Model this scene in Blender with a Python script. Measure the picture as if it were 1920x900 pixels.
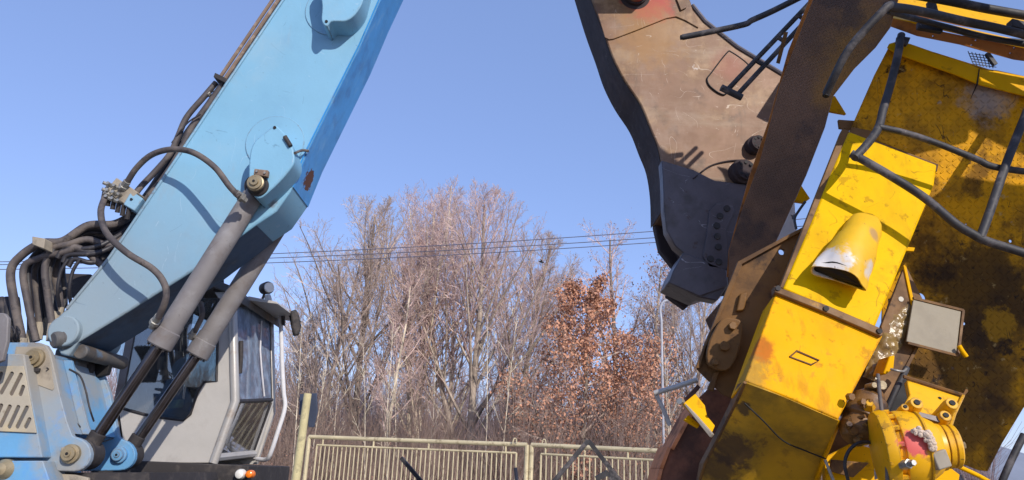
import bpy, bmesh, math, random
import numpy as np
from mathutils import Vector, Matrix
for o in list(bpy.data.objects): bpy.data.objects.remove(o)
SC = bpy.context.scene
R = math.radians
# ------------------------------------------------------------ camera, sky, sun, exposure
F = 1420.0
cam_d = bpy.data.cameras.new('camera'); cam = bpy.data.objects.new('camera', cam_d)
SC.collection.objects.link(cam)
cam_d.sensor_width = 36; cam_d.lens = 36 * F / 1920; cam_d.clip_start = .05; cam_d.clip_end = 3000
CO = Vector((0, 0, 1.6))
RM = Matrix.Rotation(R(90 + 17), 3, 'X') @ Matrix.Rotation(R(2.4), 3, 'Z')
cam.matrix_world = Matrix.Translation(CO) @ RM.to_4x4()
SC.camera = cam
ELEV = R(29); SUN_AZ = R(29)          # sun behind the camera, to its right
TL = Vector((math.sin(SUN_AZ) * math.cos(ELEV), -math.cos(SUN_AZ) * math.cos(ELEV), math.sin(ELEV)))
w = bpy.data.worlds.new('World'); SC.world = w; w.use_nodes = True
nt = w.node_tree; nt.nodes.clear()
sky = nt.nodes.new('ShaderNodeTexSky'); sky.sky_type = 'NISHITA'; sky.sun_disc = False
sky.sun_elevation = ELEV; sky.sun_rotation = math.atan2(TL.x, TL.y)
sky.air_density = 1.0; sky.dust_density = .35; sky.ozone_density = 2.5; sky.altitude = 300
tint = nt.nodes.new('ShaderNodeMixRGB'); tint.blend_type = 'MULTIPLY'; tint.inputs[0].default_value = 1
tint.inputs[2].default_value = (1.06, .95, 1.06, 1)
bg = nt.nodes.new('ShaderNodeBackground'); bg.inputs[1].default_value = .15
wo = nt.nodes.new('ShaderNodeOutputWorld')
even = nt.nodes.new('ShaderNodeMixRGB'); even.inputs[0].default_value = .5; even.inputs[2].default_value = (1.38, 2.12, 4.2, 1)   # flat blue mixed in to even out the sky
nt.links.new(sky.outputs[0], tint.inputs[1]); nt.links.new(tint.outputs[0], even.inputs[1]); nt.links.new(even.outputs[0], bg.inputs[0]); nt.links.new(bg.outputs[0], wo.inputs[0])
sd = bpy.data.lights.new('sun', 'SUN'); sd.energy = 3.3; sd.angle = R(.5); sd.color = (1, .93, .84)
so = bpy.data.objects.new('sun', sd); SC.collection.objects.link(so)
so.rotation_euler = TL.to_track_quat('Z', 'Y').to_euler()
SC.view_settings.view_transform = 'Standard'; SC.view_settings.look = 'None'
SC.view_settings.exposure = .4; SC.view_settings.gamma = 1; SC.view_settings.use_curve_mapping = False
SC.render.engine = 'CYCLES'
try: SC.cycles.max_bounces = 6; SC.cycles.transparent_max_bounces = 12
except Exception: pass

# ------------------------------------------------------------ geometry helpers
def ray(px, py): return RM @ Vector(((px - 960) / F, (450 - py) / F, -1))
def P(px, py, Y):
    d = ray(px, py); return CO + d * (Y / d.y)
def PP(*pts): return [P(*p) for p in pts]
def pxm(Y): return Y / F                          # metres per pixel, about

class Pl:
    """a plane in the world, found from three seen points or from one and a normal"""
    def __init__(s, a, b, c=None):
        s.o = P(*a)
        if c is None: s.n = Vector(b).normalized()
        else: s.n = (P(*b) - s.o).cross(P(*c) - s.o).normalized()
        if s.n.dot(CO - s.o) < 0: s.n = -s.n
    def at(s, px, py, lift=0):
        d = ray(px, py); t = (s.o + s.n * lift - CO).dot(s.n) / d.dot(s.n)
        return CO + d * t

def spl(pts, k=8):
    """smooth curve through points"""
    pts = [Vector(p) for p in pts]; out = []
    e = [pts[0] * 2 - pts[1]] + pts + [pts[-1] * 2 - pts[-2]]
    for i in range(len(pts) - 1):
        a, b, c, d = e[i:i + 4]
        for j in range(k):
            t = j / k
            out.append(.5 * ((2 * b) + (c - a) * t + (2 * a - 5 * b + 4 * c - d) * t * t + (3 * b - a - 3 * c + d) * t ** 3))
    out.append(pts[-1]); return out

class MB:
    def __init__(s): s.v = []; s.f = []
    def add(s, vs, fs):
        n = len(s.v); s.v += [Vector(x) for x in vs]; s.f += [tuple(n + i for i in f) for f in fs]; return s
    def prism(s, pts, off):
        n = len(pts); off = Vector(off)
        s.add(list(pts) + [Vector(p) + off for p in pts],
              [tuple(range(n))] + [tuple(range(2 * n - 1, n - 1, -1))] + [(i, i + n, (i + 1) % n + n, (i + 1) % n) for i in range(n)])
        return s
    def tube(s, pts, r, n=10, caps=True, flat=None):
        pts = [Vector(p) for p in pts]; m = len(pts)
        rs = list(r) if hasattr(r, '__len__') else [r] * m
        if len(rs) != m: rs = [rs[0] + (rs[-1] - rs[0]) * i / (m - 1) for i in range(m)]
        t = (pts[1] - pts[0]).normalized()
        u = t.orthogonal().normalized(); vs = []
        for i, p in enumerate(pts):
            a = pts[max(0, i - 1)]; b = pts[min(m - 1, i + 1)]
            t = (b - a).normalized() if (b - a).length > 1e-9 else t
            u = (u - t * u.dot(t)).normalized(); w_ = t.cross(u)
            for k in range(n):
                an = 2 * math.pi * k / n
                vs.append(p + (u * math.cos(an) + w_ * math.sin(an)) * rs[i])
        fs = [(i * n + k, i * n + (k + 1) % n, (i + 1) * n + (k + 1) % n, (i + 1) * n + k) for i in range(m - 1) for k in range(n)]
        if caps: fs += [tuple(range(n - 1, -1, -1)), tuple((m - 1) * n + k for k in range(n))]
        return s.add(vs, fs)
    def cyl(s, a, b, r, n=24, r2=None): return s.tube([a, b], [r, r if r2 is None else r2], n)
    def lathe(s, a, b, prof, n=32, sx=1.0):
        """profile of (t along a-b, radius)"""
        a = Vector(a); b = Vector(b); ax = (b - a); t = ax.normalized(); u = t.orthogonal().normalized(); w_ = t.cross(u)
        vs = []
        for (q, r) in prof:
            for k in range(n):
                an = 2 * math.pi * k / n; vs.append(a + ax * q + (u * math.cos(an) * sx + w_ * math.sin(an)) * max(r, 1e-4))
        m = len(prof)
        fs = [(i * n + k, i * n + (k + 1) % n, (i + 1) * n + (k + 1) % n, (i + 1) * n + k) for i in range(m - 1) for k in range(n)]
        fs += [tuple(range(n - 1, -1, -1)), tuple((m - 1) * n + k for k in range(n))]
        return s.add(vs, fs)
    def box(s, c, x, y, z):
        c, x, y, z = map(Vector, (c, x, y, z))
        return s.prism([c - x - y - z, c + x - y - z, c + x + y - z, c - x + y - z], z * 2)
    def build(s, name, m, parent=None, bevel=0, smooth=True, uvp=None):
        off = Vector((0, 0, 0)); q = parent
        while q is not None: off += q.location; q = q.parent
        me = bpy.data.meshes.new(name); me.from_pydata([v - off for v in s.v], [], s.f)
        bm = bmesh.new(); bm.from_mesh(me)
        bmesh.ops.recalc_face_normals(bm, faces=bm.faces)
        if smooth:
            for f in bm.faces: f.smooth = True
            for e in bm.edges:
                if len(e.link_faces) == 2 and e.calc_face_angle(9) > .62: e.smooth = False
                elif len(e.link_faces) != 2: e.smooth = False
        if uvp is not None:
            n = uvp.n; ux = n.cross(Vector((0, 0, 1))).normalized(); uy = n.cross(ux); L = bm.loops.layers.uv.new('UVMap')
            for f in bm.faces:
                for l in f.loops:
                    c = l.vert.co + off - uvp.o; l[L].uv = (c.dot(ux), c.dot(uy))
        bm.to_mesh(me); bm.free()
        me.materials.append(m)
        o = bpy.data.objects.new(name, me); SC.collection.objects.link(o); o.parent = parent
        if bevel:
            b = o.modifiers.new('edge', 'BEVEL'); b.width = bevel; b.segments = 2; b.limit_method = 'ANGLE'; b.angle_limit = R(40)
        return o

def cut(o, mb):
    """cut the solid mb out of mesh object o for good"""
    c = mb.build('cutter', o.data.materials[0], None); off = Vector((0, 0, 0)); q = o.parent
    while q is not None: off += q.location; q = q.parent
    c.location = -off
    m = o.modifiers.new('hole', 'BOOLEAN'); m.operation = 'DIFFERENCE'; m.object = c; m.solver = 'EXACT'
    par = o.parent; o.parent = None
    bpy.context.view_layer.update()
    dg = bpy.context.evaluated_depsgraph_get()
    me = bpy.data.meshes.new_from_object(o.evaluated_get(dg)); o.parent = par
    o.modifiers.clear(); o.data = me
    for p in me.polygons: p.use_smooth = False
    b = o.modifiers.new('edge', 'BEVEL'); b.width = .003; b.segments = 1; b.limit_method = 'ANGLE'; b.angle_limit = R(40)
    bpy.data.objects.remove(c)

def thing(name, label, cat, loc, group=None, kind=None):
    o = bpy.data.objects.new(name, None); SC.collection.objects.link(o); o.location = loc
    return tag(o, label, cat, group, kind)
def tag(o, label=None, cat=None, group=None, kind=None):
    if label: o['label'] = label
    if cat: o['category'] = cat
    if group: o['group'] = group
    if kind: o['kind'] = kind
    return o
def curve2(pts, k=5): # closed smooth outline in pixels
    v = [Vector((p[0], p[1], 0)) for p in pts]; v = [v[-1]] + v + [v[0], v[1]]; out = []
    for i in range(1, len(v) - 2):
        a, b, c, d = v[i - 1:i + 3]
        for j in range(k):
            t_ = j / k; q = .5 * ((2 * b) + (c - a) * t_ + (2 * a - 5 * b + 4 * c - d) * t_ * t_ + (3 * b - a - 3 * c + d) * t_ ** 3); out.append((q.x, q.y))
    return out
def plate(name, pl, outline, th, m, parent, bevel=.004, lift=0, ydir=False, uv=False):
    pts = [pl.at(x, y, lift) for x, y in outline]
    off = Vector((0, th, 0)) if ydir else -pl.n * th
    return MB().prism(pts, off).build(name, m, parent, bevel, uvp=pl if uv else None)
def crumple(o, amp, scale, seed=0, cuts=5):
    """subdivide a plate and push its skin about as if knocked"""
    from mathutils import noise
    bm = bmesh.new(); bm.from_mesh(o.data)
    bmesh.ops.triangulate(bm, faces=bm.faces)
    bmesh.ops.subdivide_edges(bm, edges=bm.edges, cuts=cuts, use_grid_fill=True)
    for v in bm.verts:
        d = noise.noise_vector(v.co * scale + Vector((seed, seed, seed))); v.co += Vector((d.x * .3, d.y, d.z * .3)) * amp
    bm.to_mesh(o.data); bm.free()

# ------------------------------------------------------------ materials
def lin(c):
    f = lambda x: (x / 255 / 12.92) if x / 255 <= .04045 else ((x / 255 + .055) / 1.055) ** 2.4
    return tuple(f(x) for x in c) + (1,)
class NT:
    def __init__(s, name):
        s.m = bpy.data.materials.new(name); s.m.use_nodes = True; s.t = s.m.node_tree
        s.b = s.t.nodes['Principled BSDF']; s.out = s.t.nodes['Material Output']
        s.pos = s.t.nodes.new('ShaderNodeNewGeometry').outputs['Position']
    def put(s, sock, v):
        if isinstance(v, bpy.types.NodeSocket): s.t.links.new(v, sock)
        elif v is not None: sock.default_value = v
    def ma(s, op, a, b=None, c=None):
        n = s.t.nodes.new('ShaderNodeMath'); n.operation = op; s.put(n.inputs[0], a); s.put(n.inputs[1], b)
        if c is not None: s.put(n.inputs[2], c)
        return n.outputs[0]
    def vm(s, op, a, b=None):
        n = s.t.nodes.new('ShaderNodeVectorMath'); n.operation = op; s.put(n.inputs[0], a); s.put(n.inputs[1], b)
        return n.outputs['Value'] if op in ('DISTANCE', 'LENGTH', 'DOT_PRODUCT') else n.outputs[0]
    def noise(s, scale, detail=6, rough=.6, dist=0, vec=None, stretch=None):
        v = vec or s.pos
        if stretch: v = s.vm('MULTIPLY', v, stretch)
        n = s.t.nodes.new('ShaderNodeTexNoise'); s.put(n.inputs['Vector'], v)
        n.inputs['Scale'].default_value = scale; n.inputs['Detail'].default_value = detail
        n.inputs['Roughness'].default_value = rough; n.inputs['Distortion'].default_value = dist
        return n.outputs['Fac']
    def step(s, f, lo, hi, a=0, b=1):
        n = s.t.nodes.new('ShaderNodeMapRange'); n.interpolation_type = 'SMOOTHSTEP'
        s.put(n.inputs[0], f); 
        for i, v in enumerate((lo, hi, a, b)): s.put(n.inputs[1 + i], v)
        return n.outputs[0]
    def mix(s, f, a, b, mode='MIX'):
        n = s.t.nodes.new('ShaderNodeMixRGB'); n.blend_type = mode; s.put(n.inputs[0], f); s.put(n.inputs[1], a); s.put(n.inputs[2], b)
        return n.outputs[0]
def N(col, scale, lo, hi, amt=1, rough=None, stretch=None, detail=8): return dict(k='n', col=col, scale=scale, lo=lo, hi=hi, amt=amt, rough=rough, stretch=stretch, detail=detail)
def LN(col, scale, w_, amt=1, gate=.5, stretch=None): return dict(k='l', col=col, scale=scale, w=w_, amt=amt, gate=gate, stretch=stretch, rough=.4)
def SP(col, at, rad, amt=1, nz=.6, rough=None, ns=14, soft=.25): return dict(k='s', col=col, at=at, rad=rad, amt=amt, nz=nz, rough=rough, ns=ns, soft=soft)
def mat(name, base, rough=.5, metal=0, layers=(), var=.12, vs=3, bump=.15, bs=60, tread=0, spec=.5, coat=0, edge=None):
    s = NT(name); col = lin(base) if max(base) > 1 else tuple(base) + (1,)
    f = s.step(s.noise(vs, 5), .3, .7); dark = tuple(c * (1 - var) for c in col[:3]) + (1,); lite = tuple(min(1, c * (1 + var)) for c in col[:3]) + (1,)
    c = s.mix(f, dark, lite); r = rough
    rr = s.step(s.noise(vs * 5, 6), .3, .7, rough * .93, min(1, rough * 1.07)); mm = metal
    for L in layers:
        if L['k'] == 'n': k = s.step(s.noise(L['scale'], L['detail'], .65, stretch=L['stretch']), L['lo'], L['hi'], 0, L['amt'])
        elif L['k'] == 'l':
            a = s.ma('ABSOLUTE', s.ma('SUBTRACT', s.noise(L['scale'], 2, .5, .3, stretch=L['stretch']), .5))
            k = s.step(a, L['w'], L['w'] * .3, 0, L['amt'])
            k = s.ma('MULTIPLY', k, s.step(s.noise(L['scale'] * 1.7 + 3, 4), L['gate'], L['gate'] + .06))
        else:
            d = s.ma('DIVIDE', s.vm('DISTANCE', s.pos, tuple(L['at'])), L['rad'])
            d = s.ma('ADD', d, s.ma('MULTIPLY', s.ma('SUBTRACT', s.noise(L['ns'], 8, .65), .5), L['nz'] * 2))
            k = s.step(d, 1 + L['soft'], 1 - L['soft'], 0, L['amt'])
        c = s.mix(k, c, lin(L['col']))
        if L['rough'] is not None: rr = s.mix(k, rr, (L['rough'],) * 3 + (1,)) if False else s.ma('ADD', s.ma('MULTIPLY', rr, s.ma('SUBTRACT', 1, k)), s.ma('MULTIPLY', k, L['rough']))
        if metal: mm = s.ma('MULTIPLY', mm, s.ma('SUBTRACT', 1, s.ma('MULTIPLY', k, .8)))
    if edge:   # paint worn and dirtied along edges and joints
        bv = s.t.nodes.new('ShaderNodeBevel'); bv.samples = 4; bv.inputs['Radius'].default_value = .016
        gn = s.t.nodes.new('ShaderNodeNewGeometry').outputs['Normal']; dt = s.vm('DOT_PRODUCT', bv.outputs[0], gn)
        k = s.step(s.ma('ADD', s.ma('MULTIPLY', s.ma('SUBTRACT', 1, dt), 2.2), s.ma('MULTIPLY', s.ma('SUBTRACT', s.noise(26, 6, .7), .5), 1.5)), .22, .34, 0, .85)
        k = s.ma('MULTIPLY', k, s.step(dt, .998, .985)); c = s.mix(k, c, lin(edge))
    s.put(s.b.inputs['Base Color'], c); s.put(s.b.inputs['Roughness'], rr); s.put(s.b.inputs['Metallic'], mm)
    s.b.inputs['Specular IOR Level'].default_value = spec; s.b.inputs['Coat Weight'].default_value = coat
    h = s.ma('ADD', s.noise(bs, 6), s.ma('MULTIPLY', s.noise(bs / 12, 3), 3))
    bn = s.t.nodes.new('ShaderNodeBump'); bn.inputs['Strength'].default_value = bump; bn.inputs['Distance'].default_value = .004
    s.put(bn.inputs['Height'], h); nrm = bn.outputs[0]
    if tread:
        uv = s.t.nodes.new('ShaderNodeUVMap').outputs[0]; sp = s.t.nodes.new('ShaderNodeSeparateXYZ'); s.put(sp.inputs[0], uv)
        u = s.ma('DIVIDE', sp.outputs[0], tread); v = s.ma('DIVIDE', sp.outputs[1], tread)
        fx = s.ma('SUBTRACT', s.ma('FRACT', u), .5); fy = s.ma('SUBTRACT', s.ma('FRACT', v), .5)
        par = s.ma('FLOORED_MODULO', s.ma('ADD', s.ma('FLOOR', u), s.ma('FLOOR', v)), 2)
        a = s.ma('ADD', fx, fy); b = s.ma('SUBTRACT', fx, fy); q = s.ma('SUBTRACT', 1, par)
        lg = s.ma('ADD', s.ma('MULTIPLY', a, par), s.ma('MULTIPLY', b, q)); sh = s.ma('ADD', s.ma('MULTIPLY', b, par), s.ma('MULTIPLY', a, q))
        e = s.ma('ADD', s.ma('POWER', s.ma('ABSOLUTE', s.ma('DIVIDE', lg, .62)), 2.0), s.ma('POWER', s.ma('ABSOLUTE', s.ma('DIVIDE', sh, .2)), 2.0))
        hh = s.step(e, 1.1, .3)
        b2 = s.t.nodes.new('ShaderNodeBump'); b2.inputs['Strength'].default_value = 1; b2.inputs['Distance'].default_value = .006
        b2.inputs['Strength'].default_value = .7 if tread < .03 else .9; s.put(b2.inputs['Height'], hh); s.put(b2.inputs['Normal'], nrm); nrm = b2.outputs[0]
    s.put(s.b.inputs['Normal'], nrm)
    return s.m
def glass(name, tintc, gloss=.12, dirt_sheen=.1, dc=(.4, .37, .32, 1)):
    s = NT(name); t = s.t; tr = t.nodes.new('ShaderNodeBsdfTransparent'); tr.inputs[0].default_value = tintc
    gl = t.nodes.new('ShaderNodeBsdfGlossy'); gl.inputs['Roughness'].default_value = .03; gl.inputs[0].default_value = (.9, .93, 1, 1)
    fr = t.nodes.new('ShaderNodeFresnel'); fr.inputs[0].default_value = 1.5
    f = s.ma('ADD', fr.outputs[0], gloss); m1 = t.nodes.new('ShaderNodeMixShader'); s.put(m1.inputs[0], f)
    t.links.new(tr.outputs[0], m1.inputs[1]); t.links.new(gl.outputs[0], m1.inputs[2])
    df = t.nodes.new('ShaderNodeBsdfDiffuse'); df.inputs[0].default_value = dc
    k = s.step(s.noise(7, 8), .4, .75, dirt_sheen * .7, min(.9, dirt_sheen * 1.7)); m2 = t.nodes.new('ShaderNodeMixShader'); s.put(m2.inputs[0], k)
    t.links.new(m1.outputs[0], m2.inputs[1]); t.links.new(df.outputs[0], m2.inputs[2]); t.links.new(m2.outputs[0], s.out.inputs[0])
    return s.m

BLUE = (117, 165, 191)
M = {}
M['boom'] = mat('boom_paint', BLUE, .55, layers=[
    N((150, 170, 178), 1.6, .5, .75, .35), N((128, 130, 128), 3, .58, .8, .35, .8), N((84, 104, 122), 34, .68, .73, .45, .7, detail=3), N((96, 140, 172), 2.2, .5, .7, .3), N((140, 150, 156), 4, .6, .72, .35, None, (1, 1, .35)),
    SP((88, 62, 52), P(590, 338, 5.35), .075, 1, .5, .9, 22, .06), SP((88, 62, 52), P(505, 372, 5.1), .06, .8, .5, .9, 22),
    SP((134, 138, 138), P(170, 620, 5.1), .62, .7, .5, .85, 5, .6), SP((122, 148, 166), P(290, 450, 5.1), .5, .5, .5, .7, 4, .7), N((90, 92, 92), 22, .7, .74, .5, .8),
    SP((60, 118, 170), P(610, 165, 5.0), .08, .35, .4, .6, 8, .5), LN((45, 70, 95), 2.2, .0022, .4, .54), LN((170, 190, 205), 3, .0016, .5, .5, (1, 1, .4))], var=.06, vs=1.3, edge=(104, 84, 72))
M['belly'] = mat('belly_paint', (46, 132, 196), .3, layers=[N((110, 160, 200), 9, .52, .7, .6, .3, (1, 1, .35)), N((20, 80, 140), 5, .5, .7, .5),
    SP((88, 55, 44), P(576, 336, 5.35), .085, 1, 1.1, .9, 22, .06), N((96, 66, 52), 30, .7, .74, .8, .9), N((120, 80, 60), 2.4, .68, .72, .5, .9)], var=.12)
M['blue2'] = mat('dusty_blue_paint', (92, 146, 186), .65, layers=[SP((110, 100, 88), P(140, 875, 5), .12, .7, .8, .9, 12, .5), SP((104, 92, 80), P(70, 648, 4.9), .13, .7, .8, .9, 12, .5), N((148, 146, 140), 2.3, .42, .62, .75, .9), N((82, 140, 200), 6, .55, .7, .6),
    N((110, 90, 75), 26, .66, .74, .6, .9), N((70, 68, 66), 3.7, .6, .75, .45, .9), SP((150, 142, 128), P(75, 690, 4.9), .18, .8, .5, .9, 9, .5)], var=.1, edge=(112, 94, 78))
M['dust'] = mat('dusty_grey_metal', (150, 140, 124), .8, layers=[N((96, 88, 80), 8, .5, .7, .7), N((110, 140, 165), 4, .62, .72, .6)], var=.15)
M['dust2'] = mat('fork_dusty_paint', (84, 84, 84), .7, layers=[N((110, 96, 82), 4, .42, .66, .8), N((48, 42, 40), 3, .5, .7, .8), N((84, 120, 152), 5, .6, .7, .6)], var=.15)
M['vent'] = mat('vent_paint', (158, 150, 134), .75, layers=[N((184, 166, 128), 5, .45, .7, .7), N((120, 104, 84), 14, .6, .72, .6)], var=.1)
M['dark'] = mat('dark_grime', (46, 42, 42), .75, layers=[N((84, 76, 70), 12, .5, .7, .6)], bump=.4)
M['black'] = mat('black_rubber', (36, 34, 36), .6, layers=[N((92, 84, 80), 9, .48, .68, .6, .9)], bump=.3)
M['hose'] = mat('dusty_rubber_hose', (72, 66, 66), .65, layers=[N((112, 102, 94), 6, .42, .64, .7, .9), N((38, 35, 38), 11, .55, .65, .7)], bump=.2)
M['hoseD'] = mat('black_hose', (42, 40, 44), .5, layers=[N((110, 104, 98), 6, .52, .64, .7, .9)], bump=.2)
M['barrel'] = mat('cylinder_grey_paint', (116, 112, 112), .68, layers=[N((96, 80, 66), 2.2, .5, .66, .6, .9), LN((84, 76, 70), 3, .003, .7, .5), N((138, 136, 136), 7, .56, .68, .5), N((92, 80, 72), 5, .5, .75, .6, .8), N((70, 62, 56), 22, .66, .72, .6, .8), N((140, 140, 142), 3, .5, .7, .5)], var=.08)
M['chrome'] = mat('oily_chrome_rod', (96, 90, 90), .14, 1, layers=[N((40, 32, 32), 3, .4, .8, .6, .3)], bump=.02)
M['silver'] = mat('silver_paint', (178, 174, 168), .45, .1, layers=[N((112, 104, 98), 3, .5, .75, .5, .7)], var=.07)
M['pillar'] = mat('pillar_paint', (176, 172, 166), .35, .3, layers=[N((128, 104, 84), 7, .55, .7, .6, .7)], var=.07)
M['trim'] = mat('worn_trim', (120, 100, 84), .7, layers=[N((180, 160, 140), 20, .5, .7, .6)])
M['brass'] = mat('greased_pin_metal', (158, 142, 112), .42, .5, layers=[N((84, 74, 60), 14, .5, .7, .7, .7)], bump=.3)
M['steel'] = mat('fitting_steel', (160, 158, 152), .4, .6, layers=[N((88, 78, 66), 16, .5, .68, .7, .8)], bump=.3)
M['lens'] = mat('lamp_lens', (225, 222, 214), .3, bump=.3, bs=300)
M['amber'] = mat('amber_lens', (235, 120, 25), .2)
M['rail'] = mat('white_rail_paint', (205, 204, 206), .4, layers=[N((120, 110, 100), 14, .62, .7, .6)])
M['seat'] = mat('seat_cloth', (70, 78, 92), .9)
M['glass'] = glass('window_glass', (.62, .68, .70, 1), .12, .08); M['glassF'] = glass('windscreen_glass', (.6, .66, .72, 1), .02, .55, (.30, .38, .50, 1))  # windscreen dirt tinted blue to paint in the sky's reflection
SHR = [N((118, 90, 54), 3.2, .45, .66, .6), N((66, 50, 40), 4, .52, .7, .7), N((140, 116, 98), 2.2, .52, .7, .6), N((172, 140, 108), 3.2, .52, .66, .45), N((146, 126, 104), 1.6, .52, .7, .5, None, (.4, 1, 2.2)), N((70, 54, 42), 2.6, .55, .7, .5, None, (2, 1, .5))]
M['shear'] = mat('worn_shear_steel', (114, 86, 66), .5, .15, layers=SHR + [
    SP((168, 72, 62), P(1215, 10, 5.6), .2, .85, .8, .6, 9, .3), SP((150, 108, 52), P(1215, 75, 5.6), .26, .55, .9, .5, 12, .6), SP((150, 90, 72), P(1365, 130, 5.6), .14, .5, .5, .6, 12, .5),
    LN((200, 186, 168), 2.6, .002, .45, .5, (.5, 1, 1.6)), LN((200, 184, 168), 3, .002, .45, .52, (1.5, 1, .45)), LN((196, 180, 164), 1.7, .001, .5, .48, (1, 1, 1)), LN((190, 176, 160), 7, .004, .4, .58, (.5, 1, 1.6)), SP((220, 220, 220), P(1302, 132, 5.6), .045, .8, .9, .4, 40)], var=.1, vs=2, bump=.08, bs=30, spec=.3)
M['shearD'] = mat('polished_jaw_steel', (84, 78, 82), .42, .3, layers=[N((62, 56, 54), 5, .48, .7, .7, .6), LN((170, 168, 172), 3, .0016, .6, .5, (.5, 1, 1.6)), N((70, 52, 44), 16, .6, .7, .7, .8)], var=.2, bump=.45, bs=25)
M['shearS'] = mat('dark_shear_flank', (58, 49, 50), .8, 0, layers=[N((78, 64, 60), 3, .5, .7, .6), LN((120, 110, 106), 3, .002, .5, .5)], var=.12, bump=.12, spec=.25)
M['hole'] = mat('plain_black', (16, 14, 14), .7)
YEL = (220, 162, 0)
def ylay(extra=()): return [N((150, 104, 22), 4, .62, .8, .6, .7), N((92, 66, 28), 34, .66, .71, .8, .8), N((140, 100, 20), 11, .58, .64, .5), N((176, 128, 20), 3, .5, .7, .4, None, (1, 1, .3)), N((190, 140, 20), 2.2, .5, .75, .35), LN((70, 50, 30), 3.3, .002, .6, .57)] + list(extra)
M['yel'] = mat('yellow_paint', YEL, .5, layers=ylay([SP((40, 30, 22), P(1490, 330, 4.1), .01)]), var=.05, bump=.12, bs=18, spec=.06)
M['yelU'] = mat('yellow_upper_panel', (224, 176, 0), .5, layers=ylay([LN((120, 84, 20), 2.6, .005, .5, .5), N((170, 132, 16), 3, .56, .7, .4), N((168, 122, 22), 7, .57, .68, .45, None, (1, 1, .2))]), edge=(96, 66, 36), var=.05, bump=.16, bs=18, spec=.06)
M['yelL'] = mat('yellow_lower_panel', (228, 162, 0), .52, layers=ylay([
    SP((168, 84, 40), P(1425, 655, 3.7), .07, .8, .8, .7, 18, .3), SP((150, 120, 60), P(1400, 700, 3.7), .1, .7, 1.0, .7, 30, .4), N((176, 120, 40), 9, .6, .66, .6), N((150, 100, 30), 7, .56, .66, .45, None, (1, 1, .2))]), edge=(96, 66, 36), var=.05, bump=.2, bs=14, spec=.06)
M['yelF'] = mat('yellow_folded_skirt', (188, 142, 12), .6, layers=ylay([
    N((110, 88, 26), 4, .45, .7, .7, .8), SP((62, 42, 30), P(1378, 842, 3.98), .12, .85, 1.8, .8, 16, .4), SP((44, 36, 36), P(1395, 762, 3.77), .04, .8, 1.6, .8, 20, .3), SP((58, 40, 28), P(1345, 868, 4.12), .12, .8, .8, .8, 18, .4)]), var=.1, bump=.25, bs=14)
M['ydirt'] = mat('grimy_yellow_steel', (118, 80, 28), .6, layers=[N((76, 54, 34), 3, .42, .62, .85, .8), N((40, 28, 24), 9, .56, .7, .8, .8), N((190, 136, 30), 5, .62, .72, .6)], var=.15, bump=.4, bs=30)
M['tread'] = mat('chequer_plate_paint', (214, 152, 2), .5, layers=[N((132, 94, 30), 2.6, .45, .62, .7, .7), N((84, 58, 30), 4.2, .52, .64, .75, .8), N((26, 22, 22), 5, .6, .66, .9, .7), N((150, 146, 144), 9, .66, .72, .6, .8),
    SP((40, 32, 30), P(1850, 560, 4.3), .34, .85, 1.0, .85, 7, .35), SP((48, 38, 34), P(1800, 740, 4.42), .42, .75, .9, .85, 6, .4), SP((160, 152, 150), P(1845, 190, 4.16), .13, .75, 1.0, .85, 18, .5), SP((170, 124, 20), P(1875, 605, 4.32), .09, .7, 1.6, .6, 9, .2),
    LN((24, 18, 18), 6, .004, .8, .5, (1.4, 1, .3)), N((178, 150, 96), 16, .62, .68, .6)], var=.1, bump=.3, tread=.036, spec=.15)
M['beam'] = mat('grimy_chequer_beam', (112, 84, 66), .6, layers=[SP((142, 104, 36), P(1610, 90, 3.85), .22, .8, .6, .6, 5, .6), SP((150, 108, 40), P(1560, 170, 4.1), .12, .6, .8, .6, 8, .5), N((84, 64, 54), 2.2, .42, .65, .8), N((60, 50, 52), 3.3, .52, .66, .7), N((150, 100, 40), 4, .62, .75, .4)], var=.15, bump=.25, tread=.018)  # yellowish spots at top right paint in the channel's brighter shading
M['beam2'] = M['beam']
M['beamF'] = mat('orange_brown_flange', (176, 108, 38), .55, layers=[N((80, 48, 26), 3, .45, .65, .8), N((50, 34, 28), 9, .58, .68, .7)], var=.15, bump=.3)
M['tube'] = mat('black_rail_paint', (46, 45, 48), .62, layers=[N((104, 98, 98), 7, .48, .62, .75, .85), N((150, 140, 132), 22, .68, .73, .7), N((30, 26, 28), 5, .5, .6, .6), N((90, 62, 44), 14, .64, .7, .7)], bump=.4, bs=40)
M['stub'] = mat('scraped_stub_paint', (216, 168, 18), .6, layers=[SP((205, 200, 196), P(1560, 495, 3.78), .1, .95, 1.1, .3, 14, .25), SP((196, 186, 176), P(1618, 508, 3.78), .06, .9, 1.1, .35, 16, .3), SP((60, 40, 30), P(1592, 520, 3.74), .036, .95, .6, .8, 22, .2),
    N((110, 76, 40), 20, .62, .68, .8), SP((150, 120, 96), P(1640, 440, 3.8), .04, .7, .6, .6, 12, .4)], var=.08, bump=.4, bs=25)
M['gear'] = mat('gearbox_yellow', (222, 164, 4), .4, layers=[SP((206, 74, 84), P(1722, 826, 3.27), .075, .9, .7, .6, 26, .12), SP((204, 58, 70), P(1700, 892, 3.25), .06, 1, .35, .6, 12, .3), N((60, 44, 22), 30, .63, .68, .8), N((140, 100, 30), 9, .6, .66, .6), N((150, 108, 20), 5, .6, .75, .6)], var=.05, bump=.2, bs=25, edge=(92, 66, 34))
M['pump'] = mat('oily_pump', (120, 84, 40), .5, layers=[SP((206, 84, 84), P(1618, 785, 3.5), .035, 1, .3, .6, 12, .3), N((40, 32, 28), 6, .42, .6, .85, .35), N((170, 130, 60), 18, .62, .7, .7)], bump=.5)
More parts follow.
